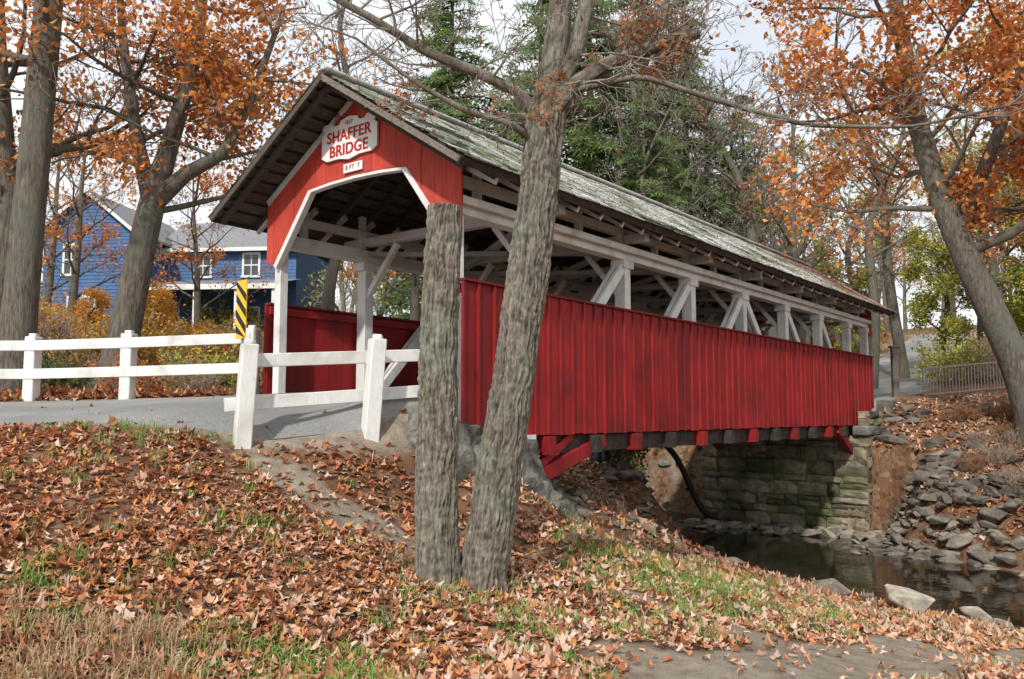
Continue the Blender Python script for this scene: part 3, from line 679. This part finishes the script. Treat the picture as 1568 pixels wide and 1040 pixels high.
# foreground twin-stem tree
mb=MB(); lv=[]
def barktube(mb,path,rings,sides,seed,flare=.5,topcap=None,amp=.02):
    S=smooth_path(path,rings); b0=S[0,2]; an=np.arange(sides)*2*math.pi/sides; V=[]
    tan=np.gradient(S[:,:3],axis=0); tan/=np.linalg.norm(tan,axis=1)[:,None]; ref=np.array([1.,.1,0])
    if abs(S[-1,2]-S[0,2])<.6*np.linalg.norm(S[-1,:3]-S[0,:3]): ref=np.array([0,0,1.])
    a=np.cross(tan,ref); a/=np.linalg.norm(a,axis=1)[:,None]; b_=np.cross(tan,a); Cc=[]
    for i in range(rings):
        hgt=S[i,2]-b0; zz=S[i,2]
        for j in range(sides):
            dirv=a[i]*math.cos(an[j])+b_[i]*math.sin(an[j]); loc=dirv*S[i,3]
            wv=.035*noise.noise(Vector((loc[0]*6,loc[1]*6,zz*4+seed)))
            q=Vector(((loc[0]+wv)*30+seed,(loc[1]+wv)*30,zz*2.6)); n1=1-abs(noise.noise(q))*3.0
            q2=Vector(((loc[0]+wv)*52+seed,(loc[1])*52,zz*6.5)); n5=noise.noise(q2)
            n4=noise.noise(Vector((loc[0]*12,loc[1]*12,zz*22+seed)))
            n2=noise.noise(Vector((loc[0]*4,loc[1]*4,zz*1.3+seed)))*.8; n3=noise.noise(Vector((loc[0]*80,loc[1]*80,zz*34)))
            k=flare*math.exp(-max(hgt-.1,0)/.16)*(.55+.55*math.cos(an[j]*5+seed))
            r=S[i,3]*(1+k)-amp*.6*max(n1,-.2)+amp*(.25+n3*.3+n4*.3+n5*.7)+S[i,3]*.09*n2
            V.append(S[i,:3]+dirv*r); g=max(.25,min(1.45,1.05-.45*max(n1,0)**1.5+n3*.4+n4*.35+n5*.55+n2*.3)); Cc.append((g,g*.99,g*.965))
    i=np.arange(rings-1)[:,None]*sides; j=np.arange(sides)[None]; k=(j+1)%sides
    mb.add(V,np.stack([i+j,i+k,i+sides+k,i+sides+j],-1).reshape(-1,4),0,np.array(Cc))
    if topcap is not None: mb.add(V[-sides:],[list(range(sides))],topcap)
stem=[(-.62,7.38,-1.75,.205),(-.635,7.36,-1.3,.185),(-.64,7.35,-.4,.168),(-.63,7.33,.7,.158),(-.60,7.3,1.4,.15),(-.575,7.3,1.8,.142)]
barktube(mb,stem,300,130,3,.45,3)
main=[(-.26,7.45,-1.75,.20),(-.24,7.44,-1.35,.19),(-.11,7.42,-.5,.19),(.03,7.4,.42,.178),(.155,7.4,1.34,.172),(.26,7.4,2.2,.168),(.31,7.4,2.72,.17)]
barktube(mb,main,340,130,11,.55)
up1=[(.28,7.4,2.55,.14),(.36,7.4,3.0,.125),(.42,7.42,3.5,.11),(.5,7.45,4.3,.09),(.55,7.6,6,.05)]
up2=[(.33,7.4,2.75,.08),(.55,7.3,3.15,.07),(.68,7.25,3.7,.06),(.85,7.2,4.8,.035)]
lft=[(.26,7.4,2.6,.06),(.05,7.35,2.85,.05),(-.3,7.3,3.0,.045),(-.75,7.2,3.15,.04),(-1.2,7.1,3.4,.033),(-1.9,7.0,3.75,.02)]
rgt=[(.3,7.4,2.55,.10),(.52,7.35,2.88,.085),(.85,7.3,3.08,.07),(1.3,7.2,3.22,.055),(1.62,7.15,3.30,.05)]
lng=[(.5,7.35,2.85,.035),(1.1,7.1,2.9,.028),(1.7,6.9,2.6,.024),(2.4,6.8,2.35,.02),(3.2,6.7,2.3,.015),(4.2,6.6,2.5,.008)]
for k,(pth,sd) in enumerate(((up1,36),(up2,20),(lft,14),(rgt,26),(lng,8))):
    barktube(mb,pth,60 if k<4 else 40,sd,20+k,0,3 if k==3 else None,.006)
PF=dict(seg=.16,wob=.17,trop=.05,tap=.8,max=2,kids=(6,5,0),t0=.15,ang=(25,65),lr=.55,rr=.55,rmin=.0032,tl=0)
def spray(path,n_,L0,L1,r,t0=.2,up=.2):
    for k in range(n_):
        t=t0+(1-t0)*(k+rng.random())/n_; q=interp(path,t); a=rng.uniform(0,6.28)
        grow(mb,lv,q[:3],np.array((math.cos(a),.6*math.sin(a),up+rng.uniform(-.5,.6))),rng.uniform(L0,L1),r,0,PF)
spray(up1,9,.7,1.3,.02); spray(up2,7,.6,1.1,.014); spray(lft,16,.5,1.1,.013,.1,.1); spray(rgt,11,.5,1.1,.013,.2,.0); spray(lng,11,.4,.8,.009,.1,.2)
spray(main,6,.4,.9,.012,.93,.2)
l2=[(.28,7.4,2.35,.04),(.0,7.2,2.5,.03),(-.4,7.0,2.55,.025),(-.8,6.9,2.75,.018),(-1.3,6.8,3.1,.01)]
barktube(mb,l2,36,8,40,0,None,.003); spray(l2,9,.4,.8,.009,.1,.1)
leaves(mb,lv,1,.03,.06,BRN,2,(1.2,.28))
mb.obj('twin_stem_tree',[M_barkfg,M_twig,M_fol,M_cut],smooth=True)

# bare background trees (shared meshes)
def bare(name,h,seed,leafset=None,spreadL=(2.5,4.5),nl=15,P=None,t0=.3):
    global rng
    rng=np.random.default_rng(seed)
    mb=MB(); lv=[]; path=[(0,0,-.4,.26),(rng.normal()*.2,0,h*.25,.22),(rng.normal()*.4,rng.normal()*.3,h*.5,.17),(rng.normal()*.6,rng.normal()*.4,h*.8,.09),(rng.normal()*.8,0,h,.03)]
    S=smooth_path(path,24); tube(mb,S[:,:3],S[:,3],9,0)
    PP=dict(PT,kids=(5,4,3,0),rmin=.012); 
    if P: PP.update(P)
    for (pi,t,d,L_,r) in randlimbs(0,nl,t0,.98,spreadL[0],spreadL[1],.09,.5):
        q=interp(path,t); grow(mb,lv,q[:3],np.array(d),L_,r,0,PP)
    if leafset:
        for a in leafset: leaves(mb,lv,*a)
    return mb.mesh(name,TM,True)
bt=[bare('bare_tree_mesh',15,101),bare('bare_tree_mesh',18,102),bare('bare_tree_mesh',16,103,[(1,.2,.2,BRN,2,(.4,.05))]),bare('bare_tree_mesh',13,104,[(1,.2,.2,ORG,2,(.4,-.05))]),bare('bare_tree_mesh',14,107,[(1,.25,.2,GRNY,2,(.4,-.05))])]
gm=[bare('green_tree_mesh',9,105,[(3,.25,.22,GRNY)],(1.8,3),12,None,.15),bare('orange_tree_mesh',5,106,[(3,.2,.13,[(.7,.38,.08),(.7,.26,.06),(.75,.48,.12)])],(1.,1.8),12,dict(rmin=.008),.1)]
def shrub(seed,cols,h=1.4,n_=24,leafn=2,size=.09,stem=(1,1,1)):
    global rng
    rng=np.random.default_rng(seed); mb=MB(); lv=[]
    PS=dict(seg=.2,wob=.2,trop=.05,tap=.8,max=2,kids=(5,4,0),t0=.2,ang=(25,60),lr=.5,rr=.6,rmin=.006,tl=0,col=stem)
    for k in range(n_):
        a=rng.uniform(0,6.28); rr=rng.uniform(0,.5)
        grow(mb,lv,np.array([rr*math.cos(a),rr*math.sin(a),-.1]),np.array([math.cos(a)*.5,math.sin(a)*.5,1]),rng.uniform(.5,1)*h,.015,0,PS)
    if leafn: leaves(mb,lv,leafn,.07,size,cols)
    return mb.mesh('shrub_mesh',TM,False)
sh=[shrub(201,BRN),shrub(202,ORG,1.3,24,1),shrub(203,[(.70,.42,.08),(.7,.30,.06),(.75,.52,.12)],1.6),shrub(204,GRNY,1.5),shrub(205,BRN,1.5,30,0,.1,(1.3,1.15,1.0)),shrub(206,GRN,1.3)]
rng=np.random.default_rng(77)
def inst(name,items,parent):
    for k,(me,x,y,sc,rz,tl) in enumerate(items):
        o=bpy.data.objects.new(name,me); COL.objects.link(o); o.parent=parent
        o.location=(x,y,H(x,y)-.1); o.scale=(sc,sc,sc); o.rotation_euler=(tl*math.cos(rz*7),tl*math.sin(rz*5),rz)
dt=empty('distant_trees'); it=[]
for k in range(125):
    y=random.uniform(40,100); x=random.uniform(-.7,.9)*y
    if x<-.22*y and (y<55 or random.random()<.6): continue
    if polydist(np.array([x]),np.array([y]),ROADS[1][0])[0][0]<4: continue
    sc=random.uniform(.7,1.15)*(.6 if x<-.2*y else 1)
    it.append((random.choice((bt[0],bt[1],bt[2],bt[4],bt[3]) if random.random()<.6 else bt[:3]),x,y,sc,random.uniform(0,6.28),random.uniform(0,.12)))
inst('tree',it,dt)
for k,(x,y,rz,tx,ty,sc,me) in enumerate(((9.5,36,.4,.05,-.32,1.0,0),(12.2,38,1.4,-.05,-.25,1.05,1),(14.3,34,2.2,.0,.12,.9,0),(6.5,34,3,.05,-.1,.95,1),(17,37,4,0,-.15,1.0,1),(10.8,33,2.5,0,.1,.8,2),(19,33,5,0,.0,.95,4),(4,31,.8,0,.1,.8,1),(-5.5,24,.8,0,.08,.75,1),(-3.2,27,5,0,.0,.7,3),(22,29,1,.05,-.15,.9,3),(19.5,29.5,3.3,0,-.1,.8,3),(-12.6,24,0,0,.05,.55,3),(-9.6,26,0,0,-.05,.5,3),(-15.5,28,0,0,.05,.6,3),(14.5,42,0,0,.0,.8,4),(18,44,0,0,.0,.9,4),(11.5,44,0,0,.0,.7,4),(22,40,0,0,0,.8,3))):
    o=bpy.data.objects.new('oak_tree' if me==3 else 'bare_tree',bt[me]); COL.objects.link(o); o.location=(x,y,H(x,y)-.2); o.rotation_euler=(tx,ty,rz*0); o.scale=(sc,)*3
for x,y,sc,k in ((20.5,33,.8,0),(23,35,.9,0),(25,31,.8,0),(20.2,40,.7,0),(28,38,1,0),(15.2,37.5,.55,0),(19.8,28.8,.5,0),(22,27,.55,0),(-9.3,21.5,.40,1),(-8.3,20.3,.36,1),(-11.8,24,.4,1)):
    o=bpy.data.objects.new('maple_tree',gm[k]); COL.objects.link(o); o.location=(x,y,H(x,y)-.1); o.scale=(sc,)*3; o.rotation_euler=(0,0,x*3)
us=empty('undergrowth'); it=[]
def scat(n_,x0,x1,y0,y1,ms,s0,s1):
    for _ in range(n_):
        x=random.uniform(x0,x1); y=random.uniform(y0,y1)
        if min(polydist(np.array([x]),np.array([y]),P)[0][0]-hw for P,hw in ROADS)<.8: continue
        if polydist(np.array([x]),np.array([y]),CRK)[0][0]<2.6: continue
        s,w=toB(x,y)
        if -.8<s<19.5 and -1<w<4.8: continue
        if 10.2<x<17.5 and 24<y<28.5: continue
        it.append((sh[random.choice(ms)],x,y,random.uniform(s0,s1),random.uniform(0,6.28),.1))
scat(38,-12,-3.5,14.8,18,(0,4,5,1,4,3),.4,.7); scat(40,-17,-3,18,30,(0,1,3,4,4,2),.6,1.2); scat(5,-9.2,-6.5,17,20,(2,2,1),.7,1.0)
scat(36,-6,3,24,34,(0,3,4,1,5),.9,1.6); scat(26,12.5,20,19,24,(4,4,0),.3,.55); scat(40,9,34,30,42,(3,3,0,2,3,4,5),.8,1.5); scat(70,-25,45,40,70,(0,1,3,4,5),1.5,3); scat(30,10.8,15,17.5,23,(4,4,0),.3,.5)
scat(14,-3,-.2,16,23,(0,4,5),.4,.8)
inst('shrub',it,us)
def conifer(seed,h):
    r_=np.random.default_rng(seed); mb=MB(); tube(mb,[(0,0,-.3),(0.1,0,h*.5),(0,0,h)],[.3,.17,.02],9)
    Vs=[];Cs=[]; z=1.6
    while z<h-.3:
        R=(4.6*(1-z/h)**.8+.35)
        for k in range(4):
            a=r_.uniform(0,6.28); Lb=R*r_.uniform(.6,1.2); d=np.array([math.cos(a),math.sin(a),0]); sd=np.array([-d[1],d[0],0])
            m_=max(4,int(Lb/.33)); t=np.linspace(0,1,m_+1); pts=np.array([0,0,z])+t[:,None]*Lb*d+np.c_[t*0,t*0,.25*np.sin(t*2.2)*Lb*.35-.28*t**2*Lb]
            tube(mb,pts,.03*(1-t)+.008,3,0)
            for q,tt in zip(pts[1:],t[1:]):
                wl=(.35+.5*math.sin(tt*3.0))*min(1,Lb/2.5)+.15
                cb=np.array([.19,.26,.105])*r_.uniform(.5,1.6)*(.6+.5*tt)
                for sgn in (-1,1):
                    for m in range(3):
                        base=q+d*r_.uniform(-.15,.15); tip=base+(sd*sgn*r_.uniform(.5,1.1)+d*r_.uniform(.1,.7))*wl+np.array([0,0,r_.uniform(-.28,.05)])
                        e=tip-base; wv=np.cross(e,[0,0,1]); wv=wv/(np.linalg.norm(wv)+1e-6)*r_.uniform(.04,.085); wv[2]+=r_.uniform(-.05,.05)
                        for f in (0,.33,.66):
                            b0=base+e*f
                            for s2 in (-1,1):
                                tp=b0+e*.25+wv*s2*3.0*(1.1-f)+np.array([0,0,r_.uniform(-.06,.02)])
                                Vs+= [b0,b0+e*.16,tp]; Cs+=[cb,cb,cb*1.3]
        z+=.40*r_.uniform(.8,1.2)
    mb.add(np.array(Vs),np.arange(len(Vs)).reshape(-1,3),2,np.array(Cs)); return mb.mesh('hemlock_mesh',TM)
cn=[conifer(1,19),conifer(2,16)]
for x,y,sc,k in ((-2.4,33,.95,0),(.5,33,1.05,1),(3.3,36,1.15,0),(6.3,40,1.15,0),(1.5,42,1.3,1),(5.0,31.5,.8,1),(9.5,46,1.15,0),(-3.5,44,1.05,1),(13,47,1.0,1)):
    o=bpy.data.objects.new('hemlock_tree',cn[k]); COL.objects.link(o); o.location=(x,y,H(x,y)-.2); o.scale=(sc,)*3; o.rotation_euler=(0,0,x*2)
print('trees',time.time()-T0)

# ------------------------------------------------------------------ leaf litter & grass
rng=np.random.default_rng(5)
def leaf_litter():
    n_=200000; u=rng.random(n_); Y=2.6*(25/2.6)**u; X=rng.uniform(-.8,.8,n_)*Y
    k=rng.random(n_)<np.clip(Y/11,.0,1)**1.0*1.0; X=X[k];Y=Y[k]
    d=dirt(X,Y); rd=polydist(X,Y,ROADS[0][0])[0]-2.0; dc=polydist(X,Y,CRK)
    clump=.5+.5*np.sin(X*2.3+2*np.sin(Y*1.3))*np.sin(Y*2.9+1.5*np.sin(X*1.9))
    pr=(1-.95*d)*np.where(rd<0,.02,np.clip(.15+rd/.3,.1,1))*(.4+.6*clump); pr*=np.where((X>.5)&(Y>7)&(Y<14),.7,1); pr[dc[0]<2.5]=0
    s,w=toB(X,Y); pr[(s>-.3)&(w>-.5)&(w<4.2)]*=.3; pr[(s>-.3)&(s<1.6)&(w>-.6)&(w<4.2)]=0; pr[(s>12)&(w>-.5)&(w<4.6)]=0
    k=rng.random(len(X))<pr; X=X[k];Y=Y[k]; n_=len(X); Z=terr(X,Y)
    right=np.clip((X+3.0)/4.5,0,1)
    pal=np.array([(.52,.22,.12),(.43,.165,.085),(.60,.35,.22),(.25,.115,.07),(.60,.28,.10),(.64,.44,.32),(.68,.51,.40)])*.97
    pl=np.array([.25,.21,.16,.14,.14,.06,.04]); prr=np.array([.15,.06,.25,.06,.09,.22,.17])
    r=rng.random(n_); cl=np.cumsum(pl);cr_=np.cumsum(prr); il=np.searchsorted(cl,r).clip(0,6); ir=np.searchsorted(cr_,r).clip(0,6)
    idx=np.where(rng.random(n_)<right,ir,il); col=pal[idx]*rng.uniform(.65,1.25,(n_,1))
    size=rng.uniform(.031,.066,n_)*np.clip(Y/9,.85,1.6)
    an=np.linspace(0,2*math.pi,11)[:-1]; prof=np.array([1.2,.72,1.0,.62,.75,.4,.75,.62,1.0,.72])
    px=np.cos(an)*prof; py=np.sin(an)*prof
    yaw=rng.uniform(0,6.28,n_); tilt=np.abs(rng.normal(0,.34,n_)); ta=rng.uniform(0,6.28,n_); curl=rng.normal(.25,.6,n_); c2=rng.normal(0,.4,n_); nar=rng.uniform(.5,1,n_)
    lx=np.concatenate([[0],px]);ly=np.concatenate([[0],py])
    x=lx[None]*size[:,None]; y=ly[None]*(size*nar)[:,None]; z=(curl[:,None]*ly[None]**2+c2[:,None]*lx[None]**2)*size[:,None]
    cx=x*np.cos(yaw)[:,None]-y*np.sin(yaw)[:,None]; cy=x*np.sin(yaw)[:,None]+y*np.cos(yaw)[:,None]
    ax=np.cos(ta)[:,None]; ay=np.sin(ta)[:,None]; dn=cx*ax+cy*ay; z2=z+dn*np.sin(tilt)[:,None]; sh_=dn*(np.cos(tilt)[:,None]-1)
    cx+=sh_*ax; cy+=sh_*ay
    VX=X[:,None]+cx; VY=Y[:,None]+cy; VZ=Z[:,None]+z2+(rng.uniform(.006,.035,n_)+size*np.sin(tilt)*.6)[:,None]
    V=np.stack([VX,VY,VZ],-1).reshape(-1,3)
    b0=np.arange(n_)[:,None]*11; tri=np.array([[0,i+1,(i+1)%10+1] for i in range(10)])
    F=(b0[:,None]+tri[None]).reshape(-1,3)
    mb=MB(); mb.add(V,F,0,np.repeat(col,11,0)); mb.obj('leaf_litter',[M_leaf])
leaf_litter()
def grass():
    spots=[(-2.2,4.6,.5,26,1),(-1.0,4.7,.4,30,0),(-1.6,5.2,.5,34,0),(-3.4,5.8,.8,34,0),(.9,5.4,.6,30,0),(1.9,6.8,.9,50,0),(1.6,9.3,1.0,120,0),(2.3,10.5,1.2,120,0),(3.2,12,1.2,110,0),(.9,11,.5,24,0),(4.6,13.4,.8,60,2),(6.3,12.2,.6,30,2),(0.2,6.3,.8,30,0),(-3.6,9.0,.5,16,0),(-.5,7.3,.5,24,2),(3,9.5,1.2,60,0),(-2.2,7.4,.8,16,0),(-5,9.2,1,30,0),(2.5,5.2,.7,12,2),(1.2,8.3,1.0,60,0),(4.8,11.5,1.0,60,2)]
    B=[];K=[]
    for x,y,r,n_,k in spots:
        q=rng.normal(size=(n_,2))*r*.6+np.array([x,y]); B.append(q); K+= [k]*n_
    q=np.c_[rng.uniform(-5,7,300),rng.uniform(4,13,300)]; B.append(q); K+=list(rng.choice([0,2],300))
    q=np.c_[rng.uniform(-3.6,-1.7,90),rng.uniform(3.9,5.4,90)]; B.append(q); K+=[1]*90
    B=np.vstack(B);K=np.array(K); per=24
    keep=(polydist(B[:,0],B[:,1],ROADS[0][0])[0]>2.05)&(polydist(B[:,0],B[:,1],CRK)[0]>2.2)&(dirt(B[:,0],B[:,1])<.4); B=B[keep];K=K[keep]
    P=np.repeat(B,per,0)+rng.normal(size=(len(B)*per,2))*.05; kk=np.repeat(K,per); Z=terr(P[:,0],P[:,1]); n_=len(P)
    h=rng.uniform(.05,.15,n_)*np.where(kk==1,1.5,1); a=rng.uniform(0,6.28,n_); ln=rng.uniform(.2,1.2,n_)*h; wd=.003+.002*rng.random(n_)
    p0=np.c_[P,Z-.01]; d=np.c_[np.cos(a),np.sin(a),a*0]; sd=np.c_[-np.sin(a),np.cos(a),a*0]*wd[:,None]
    mid=p0+d*ln[:,None]*.35+np.c_[a*0,a*0,h*.65]; tip=p0+d*ln[:,None]+np.c_[a*0,a*0,h*rng.uniform(.6,1,n_)]
    V=np.stack([p0-sd,p0+sd,mid+sd*.8,mid-sd*.8,tip],1).reshape(-1,3); b0=np.arange(n_)[:,None]*5
    pal=np.array([(.22,.34,.09),(.44,.32,.19),(.38,.36,.18)]); col=pal[kk]*rng.uniform(.7,1.35,(n_,1))
    mb=MB(); c=np.repeat(col,5,0); mb.add(V,b0+np.array([[0,1,2,3]]),0,c)
    mb.f.append(b0+np.array([[3,2,4]])); mb.m.append(np.zeros(n_,int)); mb.obj('grass',[M_grass])
grass()

# ------------------------------------------------------------------ person standing upstream of the bridge
def skin(name,verts,edges,rad,m,parent,sub=1):
    me=bpy.data.meshes.new(name); me.from_pydata(verts,edges,[]); me.materials.append(m)
    o=bpy.data.objects.new(name,me); COL.objects.link(o); o.parent=parent
    o.modifiers.new('skin','SKIN').use_smooth_shade=True
    if len(me.skin_vertices):
        for i,r in enumerate(rad): me.skin_vertices[0].data[i].radius=(r,r)
        me.skin_vertices[0].data[0].use_root=True
    s_=o.modifiers.new('sub','SUBSURF'); s_.levels=sub; s_.render_levels=sub
    return o
px,py=2.42,24; pe=empty('person',(px,py,H(px,py)),.5)
M_jean=mat('denim',(.10,.20,.40),(.14,.27,.5),20,.8); M_shirt=mat('shirt',(.05,.06,.08),(.07,.08,.1),10,.8); M_skin=mat('skin',(.55,.34,.25),(.6,.38,.28),5,.5); M_hair=mat('hair',(.05,.03,.02),(.08,.05,.03),20,.6)
skin('jeans',[(0,0,.95),(-.09,0,.88),(-.1,-.02,.5),(-.11,.02,.08),(.09,0,.88),(.11,-.04,.5),(.13,.0,.08)],[(0,1),(1,2),(2,3),(0,4),(4,5),(5,6)],[.13,.09,.065,.055,.09,.065,.055],M_jean,pe)
skin('shoes',[(-.11,.02,.05),(-.12,-.14,.035)],[(0,1)],[.045,.035],M_sign,pe); skin('shoes',[(.13,0,.05),(.15,-.16,.035)],[(0,1)],[.045,.035],M_sign,pe)
skin('shirt',[(0,0,.98),(0,0,1.2),(0,0,1.42),(-.19,0,1.42),(-.25,-.02,1.15),(-.24,-.1,.95),(.19,0,1.42),(.25,-.02,1.15),(.24,-.1,.95),(0,0,1.5)],[(0,1),(1,2),(2,3),(3,4),(4,5),(2,6),(6,7),(7,8),(2,9)],[.14,.15,.13,.065,.05,.04,.065,.05,.04,.06],M_shirt,pe)
skin('head',[(0,0,1.5),(0,-.01,1.58),(0,-.01,1.68),(0,-.11,1.63),(-.08,0,1.64),(.08,0,1.64)],[(0,1),(1,2),(1,3),(1,4),(1,5)],[.05,.075,.085,.015,.015,.015],M_skin,pe)
skin('hair',[(0,.025,1.70),(0,.05,1.62)],[(0,1)],[.09,.06],M_hair,pe)
for sx in (-1,1):
    v=[(sx*.24,-.10,.94),(sx*.24,-.13,.87)]; e=[(0,1)]; r=[.028,.035]
    for k in range(4):
        b0=len(v); v+=[(sx*(.215+.017*k),-.145,.83),(sx*(.215+.017*k),-.15,.78-.006*abs(k-1.5))]; e+=[(1,b0),(b0,b0+1)]; r+=[.009,.008]
    b0=len(v); v+=[(sx*.205,-.165,.86),(sx*.20,-.18,.82)]; e+=[(0,b0),(b0,b0+1)]; r+=[.011,.009]
    skin('hand',v,e,r,M_skin,pe)

# ------------------------------------------------------------------ camera, light, world
cam=bpy.data.cameras.new('Camera'); co=bpy.data.objects.new('Camera',cam); COL.objects.link(co)
cam.sensor_width=36; cam.lens=30.05; cam.clip_end=2000; co.location=(0,0,0); co.rotation_euler=(math.radians(95.02),0,0); scene.camera=co
sd=Vector((-.27,-.75,.66)).normalized()
sl=bpy.data.lights.new('sun','SUN'); sl.energy=3.5; sl.angle=math.radians(2.0); sl.color=(1,.965,.91)
so=bpy.data.objects.new('sun',sl); COL.objects.link(so); so.rotation_euler=(-sd).to_track_quat('-Z','Y').to_euler()
w=bpy.data.worlds.new('World'); scene.world=w; w.use_nodes=True; N=w.node_tree.nodes; L=w.node_tree.links
for n_ in list(N): N.remove(n_)
out=N.new('ShaderNodeOutputWorld'); sky=N.new('ShaderNodeTexSky'); sky.sky_type='NISHITA'; sky.sun_disc=False
sky.sun_elevation=math.asin(sd.z); sky.sun_rotation=math.atan2(sd.x,sd.y)
b1=N.new('ShaderNodeBackground'); b1.inputs[1].default_value=.15; L.new(sky.outputs[0],b1.inputs[0])
tc=N.new('ShaderNodeTexCoord'); nz=N.new('ShaderNodeTexNoise'); nz.inputs['Scale'].default_value=3.2; nz.inputs['Detail'].default_value=4; L.new(tc.outputs['Generated'],nz.inputs['Vector'])
mr=N.new('ShaderNodeMapRange'); mr.inputs[1].default_value=.36; mr.inputs[2].default_value=.55; mr.inputs[3].default_value=.7; mr.inputs[4].default_value=1; L.new(nz.outputs['Fac'],mr.inputs[0])
b2=N.new('ShaderNodeBackground'); b2.inputs[0].default_value=(.93,.965,1,1); b2.inputs[1].default_value=1.08
ms=N.new('ShaderNodeMixShader'); L.new(mr.outputs[0],ms.inputs[0]); L.new(b1.outputs[0],ms.inputs[1]); L.new(b2.outputs[0],ms.inputs[2]); L.new(ms.outputs[0],out.inputs[0])
scene.view_settings.view_transform='Standard'; scene.view_settings.look='None'; scene.view_settings.exposure=0
print('done',time.time()-T0)
